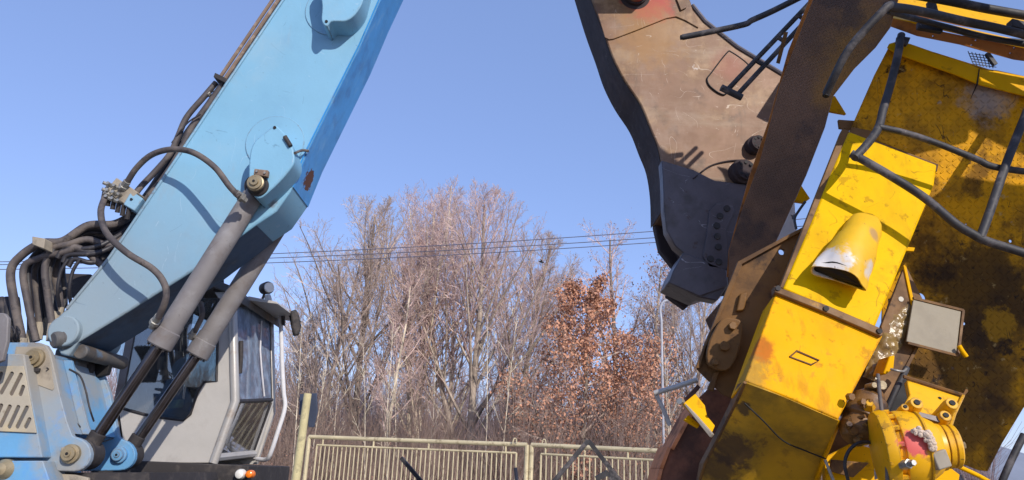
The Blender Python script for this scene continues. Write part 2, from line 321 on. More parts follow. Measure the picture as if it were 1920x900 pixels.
M['grease'] = mat('grease_lumps', (132, 108, 66), .2, layers=[N((196, 184, 160), 20, .56, .66, .8, .15), N((70, 52, 30), 18, .5, .66, .7)], bump=1, bs=40)
M['greyp'] = mat('dusty_grey_sheet', (134, 124, 104), .55, layers=[N((110, 100, 84), 6, .5, .7, .4), N((90, 80, 66), 30, .64, .7, .5)], var=.07)
M['rag'] = mat('frayed_white_cloth', (196, 190, 176), .95, layers=[N((110, 100, 86), 18, .5, .66, .6)])
M['white'] = mat('white_paint', (206, 208, 212), .5, layers=[N((60, 66, 76), 5, .55, .58, .9)])
M['pinkf'] = mat('foam_crust', (196, 176, 156), .9, bump=1, bs=90)
M['scoop'] = mat('rusty_scoop_steel', (132, 84, 62), .8, layers=[N((54, 36, 30), 3, .42, .62, .8), N((140, 100, 74), 7, .6, .7, .5)], var=.15, bump=.3)
M['gate'] = mat('cream_gate_paint', (198, 184, 148), .55, layers=[N((124, 108, 80), 6, .52, .66, .7), N((120, 76, 50), 14, .64, .7, .7)])
M['post'] = mat('weathered_cream_post', (188, 176, 132), .8, layers=[N((120, 112, 90), 6, .5, .68, .6)], bump=.4)
M['board'] = mat('grey_blue_sheet', (58, 66, 84), .6)
M['galv'] = mat('galvanised_lamp_steel', (168, 170, 178), .5, .1)
M['cable'] = mat('cable_black', (84, 86, 104), .6)
M['scrap'] = mat('scrap_steel', (96, 88, 86), .5, .3, layers=[N((150, 150, 152), 6, .5, .7, .6), N((80, 50, 34), 9, .56, .7, .8)], bump=.4)
def flatmat(name, col, var=.3, scale=1.5, rough=.9, trans=0):
    s = NT(name); c = lin(col); f = s.step(s.noise(scale, 3), .3, .7)
    s.put(s.b.inputs['Base Color'], s.mix(f, tuple(x * (1 - var) for x in c[:3]) + (1,), tuple(min(1, x * (1 + var)) for x in c[:3]) + (1,)))
    s.b.inputs['Roughness'].default_value = rough; s.b.inputs['Specular IOR Level'].default_value = .2
    return s.m
M['bark'] = flatmat('grey_brown_bark', (158, 144, 130)); M['barkL'] = flatmat('pale_bark', (206, 192, 168)); M['barkD'] = flatmat('dark_bark', (132, 120, 110))
M['twig'] = flatmat('mauve_twigs', (204, 178, 168), .2); M['twigB'] = flatmat('brown_twigs', (188, 168, 154), .25)
M['leaf'] = flatmat('rust_leaves', (186, 138, 112), .4, 3); M['leafB'] = flatmat('dull_dry_leaves', (158, 118, 100), .35, 3)
M['brush'] = flatmat('dry_brush', (152, 130, 116), .42, .5)

# ------------------------------------------------------------ ground and hills
def ground():
    s = NT('winter_ground'); n1 = s.noise(.8, 8); c = s.mix(s.step(n1, .35, .65), lin((96, 82, 64)), lin((128, 112, 86)))
    c = s.mix(s.step(s.noise(6, 8), .5, .7), c, lin((70, 62, 50)))
    c = s.mix(s.step(s.noise(.35, 9, .7), .53, .57), c, lin((226, 228, 236)))
    s.put(s.b.inputs['Base Color'], c); s.b.inputs['Roughness'].default_value = .95
    b = s.t.nodes.new('ShaderNodeBump'); b.inputs['Distance'].default_value = .05; s.put(b.inputs['Height'], s.noise(5, 8)); s.put(s.b.inputs['Normal'], b.outputs[0])
    return s.m
xs = [-1500, -700, -300, -150] + list(range(-80, 81, 4)) + [150, 300, 700, 1500]
ys = [-300, -100, -40] + list(range(-20, 81, 4)) + [110, 180, 300, 600, 1500]
rnd = random.Random(3)
vv = [(x, y, (rnd.uniform(-.06, .06) if 8 < y < 80 and abs(x) < 80 else 0)) for y in ys for x in xs]; nx = len(xs)
g = MB().add(vv, [(j * nx + i, j * nx + i + 1, (j + 1) * nx + i + 1, (j + 1) * nx + i) for j in range(len(ys) - 1) for i in range(nx - 1)])
tag(g.build('ground', ground()), kind='structure')
hm = flatmat('hazed_wooded_hill', (128, 134, 146), .12, .02)  # distance haze put into the hill's grey-blue base colour
hb = MB(); K = 120
for j, (yy, hh) in enumerate([(520, 0), (560, .55), (620, 1), (760, .9), (900, 0)]):
    for i in range(K + 1):
        x = -900 + 1800 * i / K; h = 34 + 12 * math.sin(x * .006 + 1) + 6 * math.sin(x * .021) + 2 * math.sin(x * .07)
        hb.v.append(Vector((x, yy, h * hh - 1)))
hb.f = [(j * (K + 1) + i, j * (K + 1) + i + 1, (j + 1) * (K + 1) + i + 1, (j + 1) * (K + 1) + i) for j in range(4) for i in range(K)]
tag(hb.build('hills', hm), kind='structure')

# ------------------------------------------------------------ trees
def frame(d):
    u = d.orthogonal().normalized(); return u, d.cross(u)
class Tree:
    def reach(s, p, d):
        c, rx, rz = s.env; q = Vector(((p.x - c.x) / rx, (p.y - c.y) / rx, (p.z - c.z) / rz)); e = Vector((d.x / rx, d.y / rx, d.z / rz))
        a = e.dot(e); b = q.dot(e); k = q.dot(q) - 1; D = b * b - a * k
        return max(.2, (-b + math.sqrt(D)) / a) if D > 0 else .3
    def __init__(s, seed): s.env = None; s.r = random.Random(seed); s.tr = MB(); s.cr = MB(); s.tips = []
    def limb(s, p, d, L, r, lev, cfg):
        rn = s.r; k = cfg['seg'][lev]; pts = [p]
        if s.env and 0 < lev < 4: L = max(.25, min(L, s.reach(p, (d + Vector((0, 0, .35))).normalized()) * rn.uniform(.82, 1.05)))
        st = L / k; dd = d.copy(); wob = cfg['wob'][lev]
        for i in range(k):
            dd = (dd + Vector((rn.gauss(0, wob), rn.gauss(0, wob), rn.gauss(0, wob) + cfg['up'][lev]))).normalized()
            pts.append(pts[-1] + dd * st)
        tip = r * (.25 if lev < 2 else .4)
        mb = s.tr if lev == 0 or (lev == 1 and r > .045) else s.cr
        n = (8, 5, 3, 3, 3)[lev]
        rs = [max(r + (tip - r) * i / k, cfg['rmin']) for i in range(k + 1)]
        mb.tube(pts, rs, n, False)
        if lev >= cfg['lv']: s.tips.append((pts[-1], dd)); s.tips.append((pts[len(pts) // 2], dd)); return
        nc = cfg['n'][lev]; a0 = rn.uniform(0, 6.28)
        for c in range(nc):
            t = cfg['t0'][lev] + (1 - cfg['t0'][lev]) * (c + rn.random()) / nc; t = min(t, .98)
            q = t * k; i = min(int(q), k - 1); pp = pts[i].lerp(pts[i + 1], q - i); base = (pts[i + 1] - pts[i]).normalized()
            u, v = frame(base); a = a0 + c * 2.4 + rn.uniform(-.4, .4); an = R(rn.uniform(*cfg['ang'][lev]))
            nd = (base * math.cos(an) + (u * math.cos(a) + v * math.sin(a)) * math.sin(an)).normalized()
            fall = cfg['shape'](t) if lev == 0 else (1.1 - .65 * t)
            s.limb(pp, nd, L * cfg['len'][lev] * fall * rn.uniform(.75, 1.2), max(rs[i] * cfg['rr'][lev], cfg['rmin']), lev + 1, cfg)
BASE = dict(seg=(12, 7, 4, 3, 2), wob=(.035, .07, .1, .13, .15), up=(.05, .06, .05, .03, .02), n=(30, 12, 7, 5), t0=(.2, .15, .1, .1),
            ang=((28, 48), (25, 45), (28, 50), (25, 50)), len=(.42, .38, .42, .5), rr=(.5, .5, .55, .7), lv=4, rmin=.0045, shape=lambda t: 1.15 - .75 * t)
def cfgv(**k): c = dict(BASE); c.update(k); return c
def leaves(tips, n, size, seed, spread=.25):
    rn = random.Random(seed); mb = MB()
    for i in range(n):
        p, d = rn.choice(tips); c = p + Vector((rn.gauss(0, spread), rn.gauss(0, spread), rn.gauss(0, spread) - .05))
        a = Vector((rn.gauss(0, 1), rn.gauss(0, 1), rn.gauss(0, 1) - .6)).normalized(); b = a.orthogonal().normalized(); b = (b * math.cos(i) + a.cross(b) * math.sin(i))
        s_ = size * rn.uniform(.6, 1.3); m_ = len(mb.v)
        mb.v += [c, c + a * s_ * .5 + b * s_ * .3, c + a * s_, c + a * s_ * .5 - b * s_ * .3]; mb.f.append((m_, m_ + 1, m_ + 2, m_ + 3))
    return mb
def tree(seed, px, Y, top, cfg, label, r=.16, lean=(0, 0), barkm='bark', twigm='twig', leafn=0, lsize=.1, leafm='leaf', cat='tree', name='bare_tree', group='bare trees behind the gate', stems=1, spread=.25, env=None):
    base = P(px, 880, Y); base.z = 0; H = P(px, top, Y).z * (1 if env else .82 if name == 'bare_tree' else .92)
    T = Tree(seed)
    if env: T.env = (base + Vector((lean[0] * H * .6, 0, H * env[1])), H * env[0], H * (1 - env[1]))
    for q in range(stems):
        off = Vector((T.r.uniform(-.3, .3), T.r.uniform(-.3, .3), 0)) * (q > 0)
        d = Vector((lean[0] + (T.r.uniform(-.22, .22) if q else 0), lean[1], 1)).normalized()
        T.limb(base + off, d, H * (.93 if env else 1) * (1 if q == 0 else T.r.uniform(.75, .95)), r * (1 if q == 0 else .75), 0, cfg)
    t = thing(name, label, cat, base, group)
    T.tr.build('trunk', M[barkm], t); T.cr.build('crown', M[twigm], t)
    if leafn: leaves(T.tips, leafn, lsize, seed, spread).build('leaves', M[leafm], t, smooth=False)
    return t
up1 = cfgv(); vase = cfgv(n=(20, 13, 8, 5), len=(.55, .4, .42, .5), t0=(.14, .15, .1, .1), ang=((18, 40), (18, 38), (25, 45), (20, 45)), shape=lambda t: 1.2 - .85 * t)
slim = cfgv(n=(24, 9, 6, 4), len=(.3, .4, .45, .5), t0=(.3, .2, .1, .1))
fan = cfgv(n=(22, 11, 7, 4), len=(.75, .45, .42, .5), t0=(.16, .2, .1, .1), ang=((18, 46), (20, 40), (25, 45), (20, 45)), shape=lambda t: 1.15 - .55 * t, up=(.03, .05, .05, .03, .02), wob=(.04, .06, .09, .13, .15))
tree(11, 655, 33, 372, fan, 'dark grey bare tree with a round crown, next to the cab', .19, (-.01, 0), 'barkD', 'twigB', env=(.35, .5))
tree(12, 780, 36, 338, fan, 'tallest bare tree, pale upright trunk, its top above all the others', .2, (.0, 0), 'barkL', stems=2, env=(.26, .52))
tree(13, 878, 34, 352, fan, 'bare tree with many steep grey limbs, right of the tallest tree', .2, (.02, 0), 'bark', stems=2, env=(.32, .48))
tree(14, 722, 31, 455, slim, 'small bare tree with thin pale stem between two big crowns', .1, (.03, 0), 'barkL')
tree(15, 950, 37, 430, fan, 'wide bare tree fanning out right of the tall crowns', .17, (.05, 0), 'bark', 'twigB', env=(.34, .46))
tree(16, 598, 32, 462, fan, 'low bare tree whose branches reach behind the cab mirror', .14, (-.03, 0), 'barkD', 'twigB', env=(.34, .46))
tree(17, 545, 35, 560, vase, 'lowest bare tree, mostly hidden behind the cab front glass', .13, (-.02, 0), 'barkD', 'twigB')
tree(18, 975, 38, 505, up1, 'thin pale bare tree left of the rust leaved tree', .11, (.03, 0), 'barkL', env=(.28, .5))
tree(19, 1150, 33, 335, slim, 'bare tree with dark trunk rising behind the rust leaved tree', .17, (.0, 0), 'barkD', leafn=300, lsize=.08, leafm='leafB')
tree(20, 1205, 32, 400, slim, 'bare tree with a few dry leaves, left of the street lamp', .14, (.01, 0), 'bark', 'twigB', leafn=1400, lsize=.11, leafm='leafB')
tree(21, 1300, 31, 520, fan, 'forked bare tree right of the street lamp beneath the shear', .14, (.03, 0), 'bark', 'twigB', env=(.34, .46))
tree(26, 1255, 34, 490, vase, 'slender bare tree directly behind the street lamp', .12, (-.03, 0), 'bark', 'twigB')
tree(27, 828, 39, 348, fan, 'bare tree filling the gap behind the two tallest trees', .14, (.0, 0), 'barkL', env=(.26, .5))
tree(28, 1040, 40, 420, slim, 'thin bare tree just behind the left edge of the rust leaved tree', .1, (.0, 0), 'bark')
tree(22, 1082, 28, 505, cfgv(n=(38, 11, 6, 3), len=(.5, .36, .4, .5), t0=(.08, .15, .1, .1), ang=((48, 75), (30, 50), (28, 50), (25, 50)), shape=lambda t: 1.12 - .95 * t, wob=(.02, .07, .1, .13, .15)),
     'young tree still full of rust brown leaves behind the gate', .12, (-.01, 0), 'barkD', 'twigB', leafn=16000, lsize=.12, name='leafy_tree', group=None, spread=.12)
tree(23, 1190, 29, 640, cfgv(n=(22, 10, 6, 3), len=(.5, .36, .4, .5), t0=(.08, .15, .1, .1), ang=((45, 70), (30, 50), (28, 50), (25, 50))),
     'low bush of rust leaves at the foot of the street lamp', .08, (.02, 0), 'barkD', 'twigB', leafn=6000, lsize=.11, name='leafy_bush', cat='bush', group=None, spread=.15)
tree(24, 985, 29, 760, cfgv(n=(18, 10, 6, 3), len=(.6, .36, .4, .5), t0=(.05, .15, .1, .1), ang=((45, 75), (30, 50), (28, 50), (25, 50))),
     'low bush of rust leaves left of the rust leaved tree', .06, (.02, 0), 'barkD', 'twigB', leafn=2200, lsize=.12, name='leafy_bush', cat='bush', group=None, spread=.15)
# thin saplings in front of the trees
sap = []
for k in range(3):
    T = Tree(60 + k); T.limb(Vector((0, 0, 0)), Vector((T.r.uniform(-.08, .08), 0, 1)).normalized(), 6.2, .022, 0, cfgv(n=(9, 4, 2), seg=(9, 4, 2), lv=2, len=(.2, .4, .4), t0=(.4, .2, .1), rmin=.006))
    t = thing('sapling', 'thin pale sapling stem standing in the undergrowth behind the gate', 'sapling', P(640, 880, 25), 'pale saplings behind the gate'); t.location.z = 0
    for nm, b_ in (('trunk', T.tr), ('twigs', T.cr)):
        b_.v = [v + t.location for v in b_.v]; b_.build(nm, M['barkL'], t)
    sap.append(t)
rn = random.Random(21)
for k, px in enumerate([548, 583, 636, 690, 722, 731, 744, 812, 905, 940, 1265, 1282]):
    base = P(px, 880, rn.uniform(23, 30)); base.z = 0
    nb = ['just right of the cab hand rail', 'right beside the pale gate post', 'just right of the dark panel on the post'][k] if k < 3 else None
    if k < 3: r0 = sap[k]; r0['label'] = 'thin pale sapling ' + nb
    else:
        r0 = sap[k % 3].copy(); SC.collection.objects.link(r0)
        for ch in list(sap[k % 3].children): c = ch.copy(); SC.collection.objects.link(c); c.parent = r0
    if k >= 3: r0['label'] = 'thin pale sapling stem amid the undergrowth behind the gate bars' if k < 10 else ('thin pale sapling right behind the street lamp' if k == 10 else 'thin pale sapling beneath the shear, right of the lamp')
    r0.location = base; r0.rotation_euler.z = rn.uniform(0, 6.28); z = rn.uniform(.7, 1.15); r0.scale = (z, z, z)
# undergrowth that nobody could count
def thicket(name, seed, n, x0, x1, y0, y1, h0, h1, rad, m, label, lean=.14, fork=4, leafs=0):
    rn = random.Random(seed); mb = MB(); tips = []
    for i in range(n):
        y = rn.uniform(y0, y1); x = rn.uniform(x0, x1) * y / y1; h = rn.uniform(h0, h1) * (.55 + .45 * math.sin(x * .9 + 1) ** 2)
        p = Vector((x, y, -.1)); d = Vector((rn.gauss(0, lean), rn.gauss(0, lean), 1)).normalized()
        pts = [p]; 
        for k in range(4):
            d = (d + Vector((rn.gauss(0, .08), rn.gauss(0, .08), 0))).normalized(); pts.append(pts[-1] + d * h / 4)
        mb.tube(pts, [rad, rad * .35], 3, False)
        for k in range(fork):
            q = pts[rn.randint(1, 3)]; e = (d + Vector((rn.gauss(0, .6), rn.gauss(0, .6), .1))).normalized(); L = h * rn.uniform(.15, .4)
            m_ = q + e * L * .5; e2 = (e + Vector((0, 0, .4))).normalized(); z = m_ + e2 * L * .5
            mb.tube([q, m_, z], [rad * .5, rad * .25], 3, False); tips += [(m_, e), (z, e)]
    o = mb.build(name, m); tag(o, label, 'undergrowth', kind='stuff')
    if leafs:
        l = leaves(tips, leafs, .055, seed, .1).build('dry_leaves', M['leafB'], smooth=False); tag(l, 'dull brown dry leaves caught in the undergrowth behind the gate', 'leaves', kind='stuff')
thicket('undergrowth', 5, 9500, -18, 20, 24, 46, 1.6, 5.8, .0105, M['brush'], 'dry brown brushwood growing under the trees behind the gate', leafs=16000)
thicket('distant_wood', 6, 6500, -40, 44, 50, 72, 6, 10.5, .03, flatmat('far_twigs', (156, 138, 138), .2), 'hazy far bare wood seen between the nearer trunks', .1, 7)

# ------------------------------------------------------------ gate, post, lamp, cables
def vline(mb, a, zb, r, n=6): mb.cyl(a, Vector((a.x, a.y, zb)), r, n)
def gate(a, b, n, label, first):
    a, b = P(*a), P(*b); d = b - a
    t = thing('metal_gate', label, 'gate', Vector((a.x, a.y, 0)), 'two leaves of the cream gate')
    lo = Vector((0, 0, -.17)); e = d.normalized()
    f = MB(); f.cyl(a, b, .045, 10); vline(f, a, .05, .045, 8); vline(f, b, .05, .045, 8)
    a2 = Vector((a.x, a.y, .15)); b2 = Vector((b.x, b.y, .15)); f.cyl(a2, b2, .04, 8); f.build('frame', M['gate'], t)
    s = MB(); i0 = a + e * .22 + lo; i1 = b - e * .22 + lo; s.cyl(i0, i1, .022, 8); vline(s, i0, .18, .02, 6); vline(s, i1, .18, .02, 6)
    for q in (.03, .3, .58, .95): s.cyl(i0.lerp(i1, q) - lo, i0.lerp(i1, q), .02, 6)
    s.build('inner_frame', M['gate'], t)
    k = MB()
    for i in range(1, n): vline(k, i0.lerp(i1, i / n), .16, .013, 6)
    k.build('bars', M['gate'], t)
    h = MB(); hp = (b if first else a) + Vector((-.25 if first else .25, 0, .04)); h.tube(spl([hp + Vector((-.04, 0, 0)), hp + Vector((-.02, 0, .07)), hp + Vector((.02, 0, .07)), hp + Vector((.04, 0, 0))], 4), .012, 6); h.build('hook', M['gate'], t)
gate((580, 819, 17.6), (988, 834, 16), 44, 'cream barred gate leaf hinged at the pale post, nearer the cab', True)
gate((997, 834, 16), (1330, 850, 14.2), 27, 'cream barred gate leaf running behind the rusty scoop', False)
t = thing('gate_post', 'pale cream concrete gate post with a dark panel on it, beside the cab', 'post', Vector((P(566, 800, 16.8).x, 16.8, 0)))
a = P(577, 738, 16.8); b = P(556, 890, 16.8); b = a + (b - a) * (a.z / (a.z - b.z)); MB().cyl(b, a, .095, 16, .085).build('shaft', M['post'], t)
bp = Pl((580, 770, 17.0), (-.2, -1, 0)); plate('dark_panel', bp, [(562, 739), (593, 737), (595, 770), (588, 801), (578, 801), (578, 778), (560, 778)], .04, M['board'], t)
t = thing('street_lamp', 'tall pale curved street lamp in front of the trees', 'street lamp', Vector((P(1241, 800, 26).x, 26, 0)))
a = P(1240, 600, 26); g0 = Vector((P(1244, 815, 26).x, 26, 0))
MB().tube([g0] + spl([a, P(1238, 580, 26), P(1243, 567, 26), P(1254, 562, 26)], 5), .042, 8).build('pole', M['galv'], t)
MB().tube([P(1254, 562, 26), P(1269, 562, 26)], [.05, .04], 8).build('lamp_head', M['galv'], t)
for i, (l, r_, yy) in enumerate([(484, 434, 'top'), (489, 446, 'middle'), (498, 455, 'lowest')]):
    A = P(-60, l + 8, 24 + i * .3); B = P(1222, r_, 24 + i * .3); d = B - A
    pts = [A + d * q + Vector((0, 0, -1.2 * q * (1 - q) * .6)) for q in [-1 + .1 * k for k in range(31)]]
    tag(MB().tube(pts, .014, 5).build('power_cable', M['cable']), '%s of the three thin black power cables crossing the sky' % yy, 'cable', 'power cables across the sky')
t = thing('bird', 'tiny dark bird flying under the power cables', 'bird', P(1015, 491, 30))
c = P(1015, 491, 30); MB().lathe(c - Vector((.12, 0, -.03)), c + Vector((.12, 0, -.04)), [(0, .01), (.3, .035), (.7, .035), (1, .005)], 8).add([c + Vector((-.02, 0, .02)), c + Vector((.07, 0, .02)), c + Vector((-.05, -.15, .08))], [(0, 1, 2)]).add([c + Vector((-.02, 0, .02)), c + Vector((.07, 0, .02)), c + Vector((-.06, .16, .1))], [(0, 1, 2)]).build('body', M['hole'], t)

# ------------------------------------------------------------ blue material handler
Ynear, Yw = 5.12, .43
base = P(150, 880, 5.3); base.z = 0
EX = thing('excavator', 'big dusty blue excavator with grey cab and raised boom', 'excavator', base)
bp = Pl((300, 400, Ynear), (0, -1, 0))
outl = [(868, -500), (530, 0), (420, 163), (340, 283), (205, 482), (118, 585), (98, 604), (96, 622), (104, 640), (112, 664), (128, 668), (146, 641),
        (240, 584), (375, 499), (480, 421), (518, 396), (545, 358), (577, 280), (675, 85), (712, 0), (952, -500)]
boom = plate('boom', bp, outl, Yw, M['boom'], EX, .012, ydir=True)
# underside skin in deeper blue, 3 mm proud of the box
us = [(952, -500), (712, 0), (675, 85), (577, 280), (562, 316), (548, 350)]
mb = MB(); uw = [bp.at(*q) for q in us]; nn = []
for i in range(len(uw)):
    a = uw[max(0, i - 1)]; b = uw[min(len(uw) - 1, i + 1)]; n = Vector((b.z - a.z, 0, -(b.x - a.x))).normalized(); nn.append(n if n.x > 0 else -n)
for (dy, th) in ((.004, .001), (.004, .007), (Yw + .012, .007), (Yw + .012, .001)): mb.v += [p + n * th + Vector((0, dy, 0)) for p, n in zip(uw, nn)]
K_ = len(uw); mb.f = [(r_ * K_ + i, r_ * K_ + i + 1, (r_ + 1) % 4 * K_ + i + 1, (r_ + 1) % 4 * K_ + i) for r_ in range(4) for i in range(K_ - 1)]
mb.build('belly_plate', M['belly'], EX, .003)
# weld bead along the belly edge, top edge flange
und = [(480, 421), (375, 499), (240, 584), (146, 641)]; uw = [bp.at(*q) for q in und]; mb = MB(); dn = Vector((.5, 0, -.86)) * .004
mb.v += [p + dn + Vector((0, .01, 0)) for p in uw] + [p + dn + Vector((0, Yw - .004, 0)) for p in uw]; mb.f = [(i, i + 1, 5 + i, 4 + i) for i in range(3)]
mb.build('boom_underside', mat('shaded_oily_underside', (58, 84, 112), .6, layers=[N((48, 54, 62), 3, .45, .65, .7), N((96, 110, 122), 6, .6, .72, .5)]), EX)  # darker than the boom: shade and oily dirt both put into the colour
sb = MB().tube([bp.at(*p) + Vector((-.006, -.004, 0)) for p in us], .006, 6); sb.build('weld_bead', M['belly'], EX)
fl = MB(); te = [(868, -500), (530, 0), (420, 163), (340, 283), (205, 482), (125, 578)]
fl.tube([bp.at(x, y) + Vector((.004, -.003, -.004)) for x, y in te], .011, 8); fl.build('edge_flange', M['boom'], EX)
# stick out of frame down to the shear
st = Pl((1000, -300, 5.2), (0, -1, 0))
plate('stick', st, [(845, -560), (960, -610), (1260, -130), (1240, -60), (1150, -60)], .4, M['boom'], EX, .01, ydir=True)
# circular doubler rings and bosses
def ringdisc(cx, cy, r, name='doubler_ring'):
    c = bp.at(cx, cy); mb = MB(); n = 64
    pts = [c + Vector((math.cos(2 * math.pi * k / n) * r, 0, math.sin(2 * math.pi * k / n) * r)) for k in range(n)]
    mb.prism([p + Vector((0, .01, 0)) for p in pts], (0, -.018, 0)); mb.build(name, M['boom'], EX, .003)
ringdisc(516, 268, .215); ringdisc(627, 20, .225)
fp = Pl((500, 300, Ynear - .2), (0, -1, 0))
def curve2(pts, k=5): # closed smooth outline in pixels
    v = [Vector((p[0], p[1], 0)) for p in pts]; v = [v[-1]] + v + [v[0], v[1]]; out = []
    for i in range(1, len(v) - 2):
        a, b, c, d = v[i - 1:i + 3]
        for j in range(k):
            t_ = j / k; q = .5 * ((2 * b) + (c - a) * t_ + (2 * a - 5 * b + 4 * c - d) * t_ * t_ + (3 * b - a - 3 * c + d) * t_ ** 3); out.append((q.x, q.y))
    return out
b1 = plate('lower_boss', fp, curve2([(513, 236), (524, 240), (545, 268), (552, 300), (540, 322), (512, 352), (484, 372), (468, 350), (467, 300), (475, 268), (498, 247)]), .215, M['boom'], EX, .01, ydir=True)
b2 = plate('upper_boss', fp, curve2([(603, -50), (604, 10), (603, 38), (612, 49), (622, 40), (648, 39), (668, 24), (682, -5), (684, -60)]), .215, M['boom'], EX, .01, ydir=True)
for bx, by in ((515, 239), (612, 40)):
    c = fp.at(bx, by, .004); MB().cyl(c + Vector((0, .01, 0)), c + Vector((0, -.003, 0)), .011, 14).build('bolt_hole', M['hole'], EX)
# collar round the pin, pin, keeper plate
c = fp.at(484, 349); MB().lathe(c + Vector((0, .2, 0)), c + Vector((0, -.05, 0)), [(0, .075), (.85, .075), (.9, .062), (1, .06)], 32).build('pin_collar', M['dark'], EX)
pin = MB().lathe(c + Vector((0, -.02, 0)), c + Vector((0, -.1, 0)), [(0, .058), (.6, .058), (.65, .05), (.8, .05), (.82, .03), (1, .028)], 28).build('pin', M['brass'], EX)
c2 = c + Vector((0, -.1, 0)); MB().cyl(c2, c2 + Vector((0, -.004, 0)), .009, 12).build('grease_hole', M['hole'], pin)
kp = Pl((490, 325, Ynear - .26), (0, -1, 0)); kb = plate('keeper_plate', kp, [(477, 316), (503, 319), (501, 331), (475, 327)], .04, M['trim'], EX)
for q in ((482, 322), (497, 325)):
    c3 = kp.at(*q); MB().cyl(c3, c3 + Vector((0, -.012, 0)), .008, 6).build('bolt', M['steel'], kb)
c = fp.at(541, 267); MB().tube([fp.at(534, 256, .01), fp.at(545, 274, .01)], .016, 8).build('latch', M['dark'], EX)
MB().tube(spl([fp.at(553, 287), P(566, 282, 5.05), P(578, 283, 5.1)]), .01, 8).build('grease_line', M['hose'], EX)
# hydraulic cylinders
def cylinder(a, b, c, Y, label):
    A, B, C = P(a[0], a[1], Y), P(b[0], b[1], Y), P(c[0], c[1], Y); ax = (B - A).normalized()
    q = MB().lathe(A, B, [(0, .066), (.02, .073), (.93, .073), (.932, .078), (1.0, .078)], 40).build('cylinder_barrel', M['barrel'], EX); q['label'] = label
    MB().lathe(B - ax * .16, B + ax * .02, [(0, .079), (.3, .079), (.34, .086), (.95, .086), (1, .078)], 40).build('gland', M['barrel'], q)
    for k in range(10):
        u, v = frame(ax); an = k * .628; e = B + ax * .02 + (u * math.cos(an) + v * math.sin(an)) * .067; MB().cyl(e - ax * .01, e + ax * .014, .009, 6).build('gland_bolt', M['dark'], q)
    MB().cyl(B, C, .038, 28).build('rod', M['chrome'], EX)
    ec = MB(); ec.cyl(C + Vector((0, -.07, 0)), C + Vector((0, .07, 0)), .095, 28); ec.cyl(C - ax * .15, C - ax * .06, .05, 20); ec.build('rod_eye', M['dark'], EX, .006)
    el = MB(); ec = A; el.cyl(A + Vector((0, -.06, 0)), A + Vector((0, .1, 0)), .082, 28); el.build('barrel_eye', M['dark'], EX, .006)
    return A, B, C
cylinder((484, 352), (300, 645), (160, 852), 5.07, 'near grey lift cylinder barrel in front of the boom')
cylinder((553, 374), (371, 663), (238, 853), 5.68, 'far grey lift cylinder barrel half behind the boom')
# hose fittings on cylinders and the two dropping hoses
def hose(pts, r=.024, m='hose', par=EX, name='hose', k=8): return MB().tube(spl([P(*p) for p in pts], k), r, 12).build(name, M[m], par)
def fitting(a, b, r=.026, name='hose_fitting'):
    A, B = P(*a), P(*b); d = B - A
    mb = MB().lathe(A, B, [(0, r * .8), (.3, r * .8), (.32, r * 1.3), (.55, r * 1.3), (.57, r), (1, r)], 8); return mb.build(name, M['steel'], EX)
hose([(449, 369, 4.82), (430, 349, 4.8), (402, 313, 4.8), (362, 286, 4.85), (322, 280, 4.9), (285, 290, 4.95), (257, 314, 5.0), (238, 342, 5.05)], .021)
fitting((461, 377, 4.88), (442, 361, 4.81)); fitting((226, 358, 5.1), (239, 340, 5.04))
hose([(198, 366, 5.1), (189, 398, 5.0), (200, 437, 4.92), (238, 474, 4.88), (286, 504, 4.86), (308, 532, 4.85), (311, 560, 4.86), (297, 596, 4.93)], .022)
fitting((284, 614, 5.0), (298, 592, 4.93), .026); hose([(376, 568, 5.62), (379, 590, 5.58), (370, 612, 5.58), (365, 622, 5.6)], .02); fitting((356, 636, 5.62), (366, 618, 5.6), .026)
fitting((213, 348, 5.14), (199, 368, 5.08), .03)
# steel lines and hoses up the boom's top edge
def up(off, y0, y1, Y, r, m): # along the top edge, off pixels to its left
    f = lambda y: 530 - (y) * .677 - off
    return MB().tube([P(f(-500), -500, Y), P(f(y0), y0, Y), P(f(y1), y1, Y)], r, 10).build('steel_line', M[m], EX)
up(19, 0, 150, 5.22, .014, 'trim'); up(8, 0, 152, 5.2, .016, 'trim'); up(4, 0, 150, 5.3, .016, 'dust')
MB().prism([P(403, 136, 5.14), P(428, 148, 5.14), P(424, 156, 5.14), P(400, 144, 5.14)], (0, .22, 0)).build('pipe_clamp', M['dark'], EX, .003)
fitting((398, 168, 5.22), (379, 185, 5.2), .02)
hose([(405, 155, 5.22), (382, 182, 5.2), (350, 220, 5.2), (333, 258, 5.2), (318, 290, 5.2), (288, 325, 5.2), (266, 348, 5.18), (250, 368, 5.16)], .022)
hose([(422, 152, 5.2), (396, 190, 5.2), (362, 236, 5.2), (335, 290, 5.2), (308, 332, 5.2), (280, 368, 5.2), (262, 385, 5.25)], .024)
hose([(416, 160, 5.28), (384, 205, 5.28), (350, 250, 5.3), (318, 298, 5.3), (286, 350, 5.3), (255, 392, 5.3)], .024, 'hoseD')
hose([(376, 214, 5.15), (350, 232, 5.15), (322, 268, 5.2)], .006, 'hoseD')
